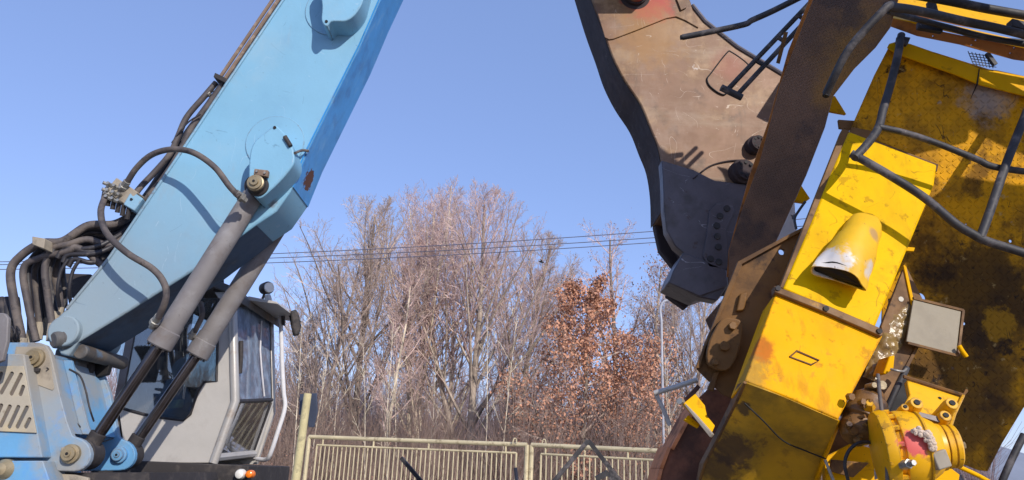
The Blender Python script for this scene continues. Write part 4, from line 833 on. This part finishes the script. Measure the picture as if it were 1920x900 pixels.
# lower box: upper lit face and creased skirt
lp = Pl((1457, 545, 3.8), (1650, 624, 3.76), (1397, 715, 3.64))
lpts = [lp.at(*q) for q in [(1457, 545), (1555, 584), (1650, 624), (1655, 630), (1572, 786), (1470, 742), (1396, 714)]]
bo_ = MB().prism(lpts, -lp.n * .22); bx_ = bo_.build('lower_box', M['yelL'], W, .006)
hinge = Pl((1457, 545, 3.77), (1650, 624, 3.73), (1397, 715, 3.61))
hs = plate('hinge_strip', hinge, [(1452, 535), (1556, 574), (1656, 617), (1656, 627), (1652, 630), (1555, 588), (1453, 547)], .05, M['ydirt'], W, .004)
for q in ((1458, 541), (1548, 579), (1648, 621)):
    c = hinge.at(q[0], q[1]); MB().cyl(c, c + Vector((0, -.012, 0)), .014, 8).build('bolt', M['dark'], hs)
# skirt, creased: rows of points in pixels with depth
rowA = [(1397, 715, 3.638), (1435, 729, 3.637), (1470, 742, 3.64), (1520, 764, 3.63), (1572, 786, 3.62)]
rowB = [(1380, 755, 3.78), (1420, 765, 3.74), (1462, 792, 3.75), (1510, 812, 3.77), (1562, 814, 3.72)]
rowC = [(1350, 815, 3.98), (1400, 832, 3.90), (1445, 842, 3.97), (1495, 852, 3.95), (1548, 856, 3.90)]
rowD = [(1322, 868, 4.14), (1375, 892, 4.10), (1430, 920, 4.16), (1480, 940, 4.18), (1530, 930, 4.12)]
rowE = [(1300, 990, 4.4), (1360, 1010, 4.4), (1420, 1030, 4.4), (1470, 1040, 4.4), (1510, 1040, 4.4)]
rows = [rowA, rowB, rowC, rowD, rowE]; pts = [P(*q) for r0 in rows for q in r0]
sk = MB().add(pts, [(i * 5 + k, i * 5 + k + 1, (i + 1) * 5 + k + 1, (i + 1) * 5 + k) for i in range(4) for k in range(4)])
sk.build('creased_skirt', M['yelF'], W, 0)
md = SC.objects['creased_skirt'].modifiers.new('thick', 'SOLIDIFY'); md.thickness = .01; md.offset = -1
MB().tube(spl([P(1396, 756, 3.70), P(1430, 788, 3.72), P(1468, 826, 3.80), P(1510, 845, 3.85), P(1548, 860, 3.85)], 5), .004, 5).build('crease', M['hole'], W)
MB().tube([P(1397, 717, 3.62), P(1380, 755, 3.77), P(1350, 815, 3.97), P(1322, 868, 4.13), P(1312, 900, 4.2)], .008, 8).build('skirt_lip', M['ydirt'], W)
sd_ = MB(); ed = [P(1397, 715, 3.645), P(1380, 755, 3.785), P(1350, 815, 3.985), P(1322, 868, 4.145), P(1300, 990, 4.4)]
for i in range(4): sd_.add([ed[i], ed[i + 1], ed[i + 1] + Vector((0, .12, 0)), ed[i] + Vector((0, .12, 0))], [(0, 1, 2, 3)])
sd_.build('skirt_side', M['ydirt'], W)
er = MB(); er.prism([P(1572, 786, 3.615), P(1578, 790, 3.7), P(1534, 900, 4.02), P(1528, 900, 4.0)], (.01, .05, 0)); er.build('bright_edge', M['yel'], W, .002)
# recessed pull handle outline
ph = [(1481, 669), (1494, 658), (1536, 676), (1521, 684)]; MB().tube([lp.at(x, y, .003) for x, y in ph + ph[:2]], .005, 6).build('pull_handle', M['ydirt'], W)
# torn flap that shades the skirt
# long narrow side plate between the box and the gusset
plate('side_strut', Pl((1600, 700, 4.1), (-.1, -1, 0)), [(1655, 610), (1700, 500), (1730, 560), (1725, 640), (1640, 800), (1570, 880), (1545, 860), (1590, 760)], .03, M['ydirt'], W, .004)
gs = Pl((1695, 560, 3.98), (.1, -1, .05)); go_ = plate('gusset', gs, [(1697, 497), (1728, 636), (1690, 700), (1655, 775), (1632, 760), (1660, 640), (1652, 612)], .02, M['ydirt'], W, .003)
q = gs.at(1689, 561); MB().cyl(q, q + Vector((0, -.004, 0)), .014, 16).build('hole_plug', M['rag'], go_)
plate('gusset_edge', gs, [(1694, 497), (1699, 497), (1730, 636), (1724, 640)], .04, M['yel'], W, .002, lift=.01)
plate('gusset_edge', gs, [(1724, 636), (1730, 638), (1660, 775), (1654, 772)], .04, M['ydirt'], W, .002, lift=.01)
# grease lumps
rn = random.Random(7); gr = MB(); GN, GM = 26, 44
for i in range(GN + 1):
    for j in range(GM + 1):
        t_ = j / GM; q = i / GN * 2 - 1; x = 1703 - 62 * t_ + q * (30 - 14 * t_); y = 566 + 148 * t_ + q * 10
        p = gs.at(x, y); h = mno.noise(p * 11) * .5 + mno.noise(p * 34) * .45 + .38 - abs(q) ** 3 * .9 - (abs(t_ * 2 - 1) ** 6) * .8
        gr.v.append(p + gs.n * (h * .03))
gr.f = [(i * (GM + 1) + j, i * (GM + 1) + j + 1, (i + 1) * (GM + 1) + j + 1, (i + 1) * (GM + 1) + j) for i in range(GN) for j in range(GM)]
gr.build('grease', M['grease'], W)
ln = MB().prism([P(1668, 668, 3.8), P(1678, 666, 3.8), P(1676, 690, 3.8), P(1662, 702, 3.8), P(1656, 700, 3.8)], (0, .12, 0)).build('lug', M['yel'], W, .005)
wtube([(1670, 692, 3.78), (1682, 695, 3.76), (1694, 696, 3.78), (1700, 690, 3.85)], .006, 'steel', 'wire_hook')
# chequered walkway plate on the right with its bright lip
cp = Pl((1750, 350, 4.25), (-.15, -.93, -.15))
co = plate('walkway_plate', cp, [(1670, 82), (1760, 100), (1850, 128), (1990, 175), (2000, 700), (1920, 764), (1880, 830), (1852, 884), (1835, 882), (1790, 864), (1760, 820), (1700, 712), (1650, 664), (1655, 560), (1668, 480), (1730, 370), (1757, 309), (1640, 262), (1596, 240), (1640, 140)], .012, M['tread'], W, .003, uv=True)
cc = MB()
for (x, y, r) in ((1724, 560, .034), (1895, 452, .009), (1808, 607, .008), (1812, 420, .004)): q = cp.at(x, y); cc.cyl(q - cp.n * .1, q + cp.n * .1, r, 20)
cut(co, cc)
lip = MB(); lt = [(1666, 84, 88), (1680, 80, 98), (1705, 84, 108), (1745, 98, 122), (1790, 112, 138), (1820, 122, 150), (1838, 130, 158), (1870, 134, 166), (1925, 146, 180), (1990, 160, 200)]
lv = [cp.at(x, y0, .005) for x, y0, y1 in lt] + [cp.at(x - 2, y1, .05) for x, y0, y1 in lt] + [cp.at(x + 1, y0 - 2, -.03) for x, y0, y1 in lt]
k = len(lt); lip.add(lv, [(i, i + 1, k + i + 1, k + i) for i in range(k - 1)] + [(2 * k + i, 2 * k + i + 1, i + 1, i) for i in range(k - 1)])
lo = lip.build('plate_lip', M['yel'], W); m_ = lo.modifiers.new('thick', 'SOLIDIFY'); m_.thickness = .008
MB().tube([cp.at(1836, 130, .012), cp.at(1832, 158, .055), cp.at(1820, 185, .004)], [.003, .005, .001], 6).build('lip_crack', M['hole'], W)
plate('plate_fold', cp, [(1598, 238), (1640, 246), (1640, 262), (1760, 308), (1757, 322), (1680, 300), (1590, 256)], .03, M['ydirt'], W, .003, lift=.02)
plate('corner_bracket', cp, [(1572, 224), (1602, 226), (1600, 244), (1574, 240)], .03, M['ydirt'], W, .003, lift=-.05)
# top beams running off right
tbp = Pl((1750, 60, 4.1), (-.1, -.75, -.62))
tb_ = plate('upper_beam', tbp, [(1655, 30), (1700, 40), (1760, 58), (1850, 76), (1990, 96), (1990, 124), (1900, 112), (1800, 84), (1720, 68), (1670, 50)], .02, M['beamF'], W, .003)
tc = MB()
for (x, y) in ((1750, 68), (1822, 85), (1895, 100), (1902, 90), (1830, 76)): q = tbp.at(x, y); tc.cyl(q - tbp.n * .1, q + tbp.n * .1, .006, 10)
cut(tb_, tc)
tl = Pl((1750, 45, 4.06), (.1, -.6, .7)); 
def strip(name, top, bot, Yt, Yb, m, th=.012):
    mb = MB(); k = len(top); a = [P(x, y, Yt) for x, y in top] + [P(x, y, Yb) for x, y in bot]
    mb.add(a, [(i, i + 1, k + i + 1, k + i) for i in range(k - 1)]); o = mb.build(name, M[m], W); s_ = o.modifiers.new('thick', 'SOLIDIFY'); s_.thickness = th; s_.offset = 0; return o
strip('upper_beam_flange', [(1655, 22), (1720, 36), (1800, 52), (1880, 70), (1990, 92)], [(1655, 32), (1720, 44), (1800, 63), (1880, 80), (1990, 103)], 4.3, 4.08, 'yel')
strip('rear_beam', [(1600, -12), (1700, -2), (1800, 14), (1900, 36), (1990, 52)], [(1604, -2), (1700, 12), (1800, 34), (1900, 55), (1990, 72)], 4.9, 4.7, 'yel')
strip('rear_beam_web', [(1604, -2), (1700, 12), (1800, 34), (1900, 55), (1990, 72)], [(1620, 14), (1700, 26), (1800, 48), (1900, 66), (1990, 84)], 4.7, 4.72, 'beamF')
plate('torn_wedge', Pl((1625, 20, 4.35), (.1, -.9, .2)), [(1608, 0), (1622, 10), (1642, 34), (1650, 60), (1655, 50), (1645, 20), (1628, 6)], .02, M['yel'], W, .002)
# lattice scrap behind
lt_ = MB()
for i in range(7): lt_.cyl(P(1815 + i * 7, 96 + i * 1.5, 4.9), P(1826 + i * 6, 122 + i, 4.9), .003, 5); 
for i in range(5): lt_.cyl(P(1816 + i * 2, 100 + i * 5, 4.9), P(1862 + i * 1.5, 106 + i * 5, 4.9), .003, 5)
lt_.tube([P(1850, 100, 4.88), P(1866, 122, 4.88)], .02, 4); lt_.build('wire_mesh', M['tube'], W)
# railings
rt = .023
wtube([(1690, 66, 4.1), (1682, 110, 4.0), (1668, 165, 3.96), (1656, 205, 3.9), (1647, 240, 3.87), (1628, 268, 3.83), (1602, 296, 3.8)], rt, k=5)
wtube([(1596, 288, 3.82), (1622, 302, 3.8), (1680, 336, 3.78), (1735, 372, 3.76), (1790, 418, 3.74), (1822, 438, 3.74), (1850, 452, 3.74), (1925, 476, 3.72), (2000, 505, 3.72)], rt)
wtube([(1648, 238, 3.86), (1700, 250, 3.86), (1760, 270, 3.85), (1830, 298, 3.84), (1870, 314, 3.84), (1990, 330, 3.84)], .018)
wtube([(1838, 446, 3.74), (1856, 396, 3.76), (1882, 320, 3.8), (1905, 260, 3.82), (1950, 150, 3.86)], rt)
wtube([(1549, 176, 3.8), (1566, 140, 3.72), (1588, 98, 3.66), (1620, 58, 3.6), (1660, 16, 3.56), (1672, 8, 3.6)], .022)
c = P(1549, 177, 3.8); MB().cyl(c, c + Vector((-.004, 0, -.012)), .018, 14).build('tube_mouth', M['hole'], W)
wtube([(1662, 12, 3.58), (1720, 20, 3.7), (1800, 38, 3.88), (1880, 55, 3.86), (2000, 85, 3.84)], .026)
wtube([(1664, 20, 3.62), (1720, 36, 3.9), (1780, 52, 3.96), (1860, 72, 3.94), (2000, 96, 3.94)], .018)
wtube([(1690, -14, 4.0), (1780, 2, 4.0), (1860, 18, 4.0), (2000, 42, 4.0)], .028)
wtube([(1780, 52, 4.0), (1820, 66, 4.02), (1870, 74, 4.0), (1925, 78, 4.0)], .014)
plate('tube_bracket', Pl((1745, 50, 3.98), (0, -1, 0)), [(1722, 40), (1770, 50), (1768, 60), (1722, 52)], .03, M['tube'], W, .004)
plate('tube_bracket', Pl((1745, 20, 4.1), (0, -1, 0)), [(1740, 2), (1756, 5), (1760, 20), (1742, 18)], .03, M['tube'], W, .004)
plate('tube_clamp', Pl((1905, 40, 3.85), (0, -1, 0)), [(1898, 34), (1940, 44), (1940, 60), (1898, 48)], .06, M['tube'], W, .004)
MB().prism([P(1684, 66, 4.06), P(1708, 70, 4.06), P(1702, 84, 4.06), P(1682, 78, 4.06)], (0, .03, 0)).build('tube_flat_end', M['tube'], W, .004)
# railings left of the beam
wtube([(1279, 70, 4.75), (1330, 60, 4.7), (1395, 46, 4.62), (1410, 38, 4.6), (1450, 20, 4.5), (1520, -15, 4.4)], .021, k=4)
c = P(1279, 70, 4.75); MB().cyl(c + Vector((.002, 0, 0)), c + Vector((-.012, 0, -.002)), .017, 14).build('tube_mouth', M['hole'], W)
ld = MB(); A0, A1 = P(1366, 166, 4.7), P(1520, 4, 4.45); B0, B1 = P(1384, 176, 4.7), P(1534, 14, 4.45)
ld.tube([A0, A1, A1 + (A1 - A0) * .2], .017, 10); ld.tube([B0, B1, B1 + (B1 - B0) * .2], .017, 10)
for q in (.33, .6, .85): ld.cyl(A0.lerp(A1, q), B0.lerp(B1, q), .015, 8)
ld.cyl(P(1352, 164, 4.68), P(1391, 183, 4.7), .024, 14); ld.build('bent_ladder', M['tube'], W)
# white rag caught at the top
rg = MB(); rn = random.Random(8)
for i in range(26):
    a = P(1578 + rn.random() * 34, -20 + rn.random() * 16, 4.15); b = P(1574 + rn.random() * 36, 4 + rn.random() * 18, 4.1 + rn.random() * .05)
    rg.tube([a, a.lerp(b, .5) + Vector((rn.gauss(0, .006), -.01, 0)), b], [.012, .008, .003], 5)
rg.build('caught_rag', M['rag'], W)
# grey sheet framed, right of the gusset
gp = Pl((1755, 612, 3.95), (.18, -.95, .12)); gf = plate('grey_sheet', gp, [(1713, 562), (1802, 584), (1793, 664), (1700, 640)], .01, M['greyp'], W, .002)
for a, b in (((1712, 559), (1806, 582)), ((1806, 582), (1796, 667)), ((1796, 667), (1702, 643))): MB().tube([gp.at(*a), gp.at(*b)], .009, 4).build('sheet_frame', M['ydirt'], gf)
wtube([(1798, 648, 3.92), (1804, 658, 3.92), (1812, 669, 3.92)], .012, 'yel', 'sheet_tab')
plate('sheet_tab', gp, [(1696, 462), (1716, 464), (1714, 471), (1696, 470)], .02, M['yel'], W, .003)
# pump, oily
a, b = P(1640, 735, 3.72), P(1598, 825, 3.66)
pm = MB().lathe(a, b, [(0, .045), (.1, .06), (.2, .085), (.45, .09), (.5, .1), (.62, .1), (.66, .08), (.85, .085), (1, .05)], 24).build('hydraulic_pump', M['pump'], W, .003)
rn = random.Random(5)
for i in range(14):
    q = P(1590 + rn.random() * 60, 740 + rn.random() * 90, 3.6 + rn.random() * .02); MB().cyl(q, q + Vector((rn.gauss(0, .008), -.03, rn.gauss(0, .008))), rn.uniform(.008, .02), 6).build('bolt', M['pump'], pm)
pc = P(1630, 765, 3.6); MB().lathe(pc + Vector((.01, .05, -.02)), pc + Vector((-.01, -.03, .02)), [(0, .03), (.7, .03), (1, .018)], 6).build('cap_nut', M['gear'], pm)
for (x, y, r) in ((1655, 722, .022), (1640, 722, .014), (1602, 808, .014), (1635, 802, .016)):
    q = P(x, y, 3.62); MB().cyl(q + Vector((0, .08, 0)), q, r, 12).build('plug', M['brass'], pm, .002)
wtube([(1646, 702, 3.5), (1650, 745, 3.46), (1657, 800, 3.44), (1662, 850, 3.42), (1664, 905, 3.4), (1664, 1000, 3.5)], .0085, 'hose', 'hanging_hose')
wtube([(1660, 775, 3.8), (1680, 730, 3.8), (1700, 690, 3.85)], .016, 'tube', 'dark_pipe')
wtube([(1640, 830, 3.6), (1612, 830, 3.58), (1592, 845, 3.58), (1584, 870, 3.58), (1590, 900, 3.6), (1600, 950, 3.7)], .008, 'black', 'black_hose')
wtube([(1547, 862, 3.7), (1556, 885, 3.7), (1570, 920, 3.7)], .007, 'steel', 'bent_rod')
plate('dark_recess', Pl((1690, 750, 4.05), (0, -1, 0)), [(1690, 700), (1708, 720), (1700, 790), (1660, 850), (1640, 840), (1660, 770)], .02, M['hole'], W)
# gearbox
a, b = P(1644, 846, 3.5), P(1798, 836, 3.42)
gx = MB().lathe(a, b, [(q_, r_ * .9) for q_, r_ in [(0, .13), (.02, .19), (.10, .2), (.16, .2), (.17, .165), (.24, .172), (.25, .185), (.3, .188), (.45, .183), (.52, .172), (.53, .18), (.56, .18), (.57, .16), (.66, .14), (.72, .125), (.74, .115), (.80, .11), (.81, .092), (.82, .104), (.88, .104), (.885, .098), (.9, .098), (.905, .104), (.96, .104), (.985, .09), (1, .03)]], 48).build('gearbox', M['gear'], W, .002)
ax = (b - a).normalized(); u, v = frame(ax)
for k in range(14):
    an = k * 2 * math.pi / 14; e = a + ax * .03 + (u * math.cos(an) + v * math.sin(an)) * .165; MB().cyl(e - ax * .02, e + ax * .05, .012, 6).build('flange_bolt', M['gear'], gx)
q = b - ax * .01; MB().cyl(q, q + ax * .035, .016, 6).build('end_nut', M['brass'], gx)
mt = Pl((1740, 740, 3.72), (.15, -.75, .55)); mo = plate('motor_mount', mt, [(1700, 712), (1802, 745), (1796, 770), (1776, 800), (1760, 796), (1690, 768), (1706, 740)], .03, M['gear'], W, .004)
for q in ((1762, 747),):
    c = mt.at(*q); MB().cyl(c, c + mt.n * .004, .008, 10).build('bolt_hole', M['hole'], mo)
MB().tube([mt.at(1694, 706, .01), mt.at(1806, 741, .01), mt.at(1812, 732, .01)], .009, 6).build('mount_edge', M['ydirt'], mo)
MB().tube([mt.at(1806, 741, .01), mt.at(1790, 775, .01), mt.at(1782, 800, .01)], .008, 6).build('mount_edge', M['gear'], mo)
for (x, y, r) in ((1718, 764, .033), (1772, 788, .03), (1784, 765, .032), (1696, 772, .02)):
    c = P(x, y, 3.45); bb = MB().lathe(c + Vector((0, .16, -.06)), c + Vector((0, -.01, .02)), [(0, r), (.85, r), (.9, r * .9), (1, r * .85)], 20).build('bolt_boss', M['gear'], gx, .002)
    c = c + Vector((0, -.011, .021)); MB().cyl(c, c + Vector((0, -.004, .002)), r * .42, 12).build('bore', M['hole'], bb)
plate('gasket_face', Pl((1745, 780, 3.46), (0, -1, .3)), [(1716, 770), (1768, 783), (1762, 792), (1714, 778)], .02, M['scrap'], W, .002)
c = P(1703, 872, 3.28); MB().lathe(c + Vector((0, .05, 0)), c + Vector((.01, -.03, .01)), [(0, .02), (.6, .02), (.62, .014), (1, .012)], 6).build('drain_plug', M['steel'], gx)
cr = MB(); rn = random.Random(6); cv = spl([P(1716, 808, 3.30), P(1730, 812, 3.29), P(1742, 818, 3.28), P(1748, 830, 3.285), P(1752, 842, 3.29)], 8)
for p in cv:
    for _ in range(3):
        c = p + Vector((rn.gauss(0, .006), rn.gauss(0, .003), rn.gauss(0, .006))); r = rn.uniform(.006, .012); cr.lathe(c + Vector((0, r, 0)), c - Vector((0, r, 0)), [(0, r * .4), (.3, r), (.7, r), (1, r * .3)], 7)
cr.build('foam_crust', M['pinkf'], gx)
c = P(1760, 862, 3.33); MB().box(c, (.03, 0, .01), (0, .03, 0), (-.01, 0, .035)).build('side_cover', M['dust'], gx, .006)
wtube([(1772, 862, 3.5), (1800, 876, 3.5), (1840, 895, 3.5), (1900, 930, 3.6)], .01, 'yel', 'yellow_strip')
# more yellow structure under the gearbox, at the lower edge
plate('lower_frame', Pl((1620, 880, 4.0), (0, -1, .1)), [(1545, 858), (1600, 830), (1640, 842), (1640, 900), (1760, 860), (1800, 890), (1780, 1010), (1560, 1010)], .05, M['yel'], W, .004)
plate('lower_frame_web', Pl((1600, 870, 3.92), (0, -1, -.1)), [(1560, 862), (1630, 868), (1600, 896), (1556, 884)], .02, M['ydirt'], W, .004)
# legs of the frame down to the ground so that the wreck stands on it
lg = MB()
for x in (1500, 1760): q = P(x, 980, 4.0); lg.box(Vector((q.x, 4.15, q.z / 2)), (.12, 0, 0), (0, .1, 0), (0, 0, q.z / 2)); 
lg.build('frame_leg', M['ydirt'], W, .01)
# scoop at lower left: curved rusty plate with sunlit yellow rib
sr = [[(1293, 736, 4.55), (1262, 778, 4.55), (1240, 826, 4.55), (1226, 862, 4.55), (1217, 905, 4.55), (1210, 1000, 4.55)],
      [(1312, 745, 4.42), (1285, 790, 4.42), (1258, 840, 4.42), (1243, 880, 4.42), (1236, 910, 4.42), (1230, 1000, 4.42)]]
sc_ = MB(); A = [P(x, y, 4.6) for x, y, _ in sr[1]]; B = [p + Vector((.1, -.0, .01)) for p in A]; C = [p + Vector((.55, .45, 0)) for p in A]
for i in range(5): sc_.add([A[i], A[i + 1], A[i + 1] + Vector((0, .3, 0)), A[i] + Vector((0, .3, 0))], [(0, 1, 2, 3)])
so2 = sc_.build('scoop_shell', mat('sunlit_rusty_scoop_rim', (214, 140, 96), .85, layers=[N((92, 62, 50), 4, .45, .65, .8)], spec=.2), W); m_ = so2.modifiers.new('thick', 'SOLIDIFY'); m_.thickness = .02  # rim base lighter than the scoop side, sunlight painted into the rust
plate('scoop_side', Pl((1320, 830, 4.62), (0, -1, 0)), [(1312, 745), (1330, 728), (1400, 740), (1400, 830), (1340, 870), (1330, 1000), (1230, 1000), (1236, 910), (1243, 880), (1258, 840), (1285, 790)], .03, M['scoop'], W, .004)
plate('scoop_rib', Pl((1310, 780, 3.84), (.25, -.9, .3)), [(1282, 756), (1304, 738), (1322, 760), (1326, 780), (1341, 798), (1333, 816), (1304, 780)], .02, M['yel'], W, .003)
plate('scoop_rib', Pl((1300, 790, 3.87), (.25, -.9, .3)), [(1284, 786), (1291, 778), (1312, 796), (1310, 801)], .02, M['yel'], W, .002)
plate('rib_edge', Pl((1300, 790, 3.82), (-.5, -.8, 0)), [(1281, 757), (1285, 756), (1336, 814), (1331, 820)], .03, M['dust'], W, .002)
plate('scoop_lip', Pl((1300, 735, 4.35), (-.1, -1, .1)), [(1282, 748), (1308, 720), (1314, 726), (1290, 754)], .04, M['scoop'], W, .004)
c = P(1279, 753, 3.85); MB().cyl(c, c + Vector((-.02, -.03, 0)), .016, 6).build('rib_bolt', M['steel'], W)
wtube([(1227, 737, 4.6), (1265, 726, 4.55), (1308, 712, 4.5)], .015, 'silver', 'bent_bar', 2)
wtube([(1229, 738, 4.62), (1244, 768, 4.62), (1256, 798, 4.62)], .013, 'silver', 'bent_bar', 2)
# off to the right, the wreck's railing goes on down
wtube([(1920, 815, 3.6), (1900, 855, 3.6), (1878, 905, 3.6), (1850, 980, 3.7)], .016)
# unseen plates added outside the picture to shade the shear and the walkway plate
def shade_plate(name, pts, Yc, m):
    o = []
    for (x, y, Y) in pts:
        p = P(x, y, Y); o.append(p + TL * ((p.y - Yc) / -TL.y))
    MB().prism(o, (0, -.03, 0)).build(name, M[m], W, .004)
    c = sum(o, Vector((0, 0, 0))) / len(o); MB().tube([P(2020, 380, 4.2), c + Vector((.2, 0, 0)), c], .03, 8).build('caster_strut', M['tube'], W)
shade_plate('shadow_caster', [(1205, 258, SY), (1228, 266, SY), (1270, 300, SY), (1330, 336, SY), (1440, 348, SY), (1450, 600, SY), (1200, 620, SY), (1180, 400, SY)], 3.1, 'ydirt')
shade_plate('shadow_caster', [(x, y, cp.at(x, y).y) for x, y in [(1705, 128), (1790, 150), (1870, 185), (1990, 215), (1990, 300), (1900, 275), (1800, 225), (1742, 165)]], 3.0, 'ydirt')
shade_plate('shadow_caster', [(x, y, cp.at(x, y).y) for x, y in [(2050, 350), (1900, 345), (1800, 330), (1745, 372), (1700, 460), (1712, 545), (1768, 585), (1752, 650), (1778, 720), (1770, 800), (1800, 920), (2050, 920)]], 2.9, 'ydirt')
# ------------------------------------------------------------ scrap on the ground
def bar(pts, r, label, name='scrap_bar', g_='loose bars of scrap before the gate'):
    mb = MB()
    for i in range(len(pts) - 1):
        a, b = P(*pts[i]), P(*pts[i + 1]); mb.tube([a, b], r, 4)
    o = mb.build(name, M['tube']); return tag(o, label, 'scrap bar', g_)
bar([(1020, 925, 9), (1103, 826, 9), (1165, 905, 9), (1200, 960, 9)], .035, 'bent steel bar shaped like a peak in front of the gate')
bar([(752, 858, 9.5), (792, 905, 9.5), (840, 960, 9.5)], .03, 'leaning dark bar, its tip in front of the left gate leaf')
bar([(1118, 898, 8.8), (1140, 886, 8.8), (1170, 930, 8.8)], .04, 'short dark bar end lying beneath the peak shaped bar')
rn = random.Random(12)
sp = MB()
for i in range(260):
    c = Vector((rn.uniform(1.1, 4.6), rn.uniform(4.8, 6.6), 0)); c.z = rn.uniform(0, 1.95 - abs(c.x - 3.4) * .45)
    a = Vector((rn.gauss(0, 1), rn.gauss(0, 1), rn.gauss(0, 1))).normalized(); b = a.orthogonal().normalized(); e = a.cross(b)
    L = rn.uniform(.1, .35)
    sp.add([c, c + a * L, c + a * L + b * L * .5 + e * .05, c + b * L * .6, c + e * .06 + a * .5 * L + b * .3 * L], [(0, 1, 4), (1, 2, 4), (2, 3, 4), (3, 0, 4)])
hp_ = sp.build('scrap_heap', M['scrap'], smooth=False); tag(hp_, 'heap of crumpled metal scraps under the yellow wreck', 'scrap heap', kind='stuff')
hp_.modifiers.new('t', 'SOLIDIFY').thickness = .01
bars = [((1040, 1000), 0)]
sh2 = MB()
for i in range(90):
    x, y = rn.uniform(-1, 2.4), rn.uniform(7.6, 10); z = rn.uniform(0, .8)
    a = Vector((x, y, z)); d = Vector((rn.gauss(0, 1), rn.gauss(0, .5), rn.gauss(0, .35))).normalized(); sh2.tube([a, a + d * rn.uniform(.3, .9)], rn.uniform(.01, .035), 5)
o = sh2.build('scrap_heap', M['scrap']); tag(o, 'low heap of steel bars that the peak shaped bar sticks out of', 'scrap heap', kind='stuff')
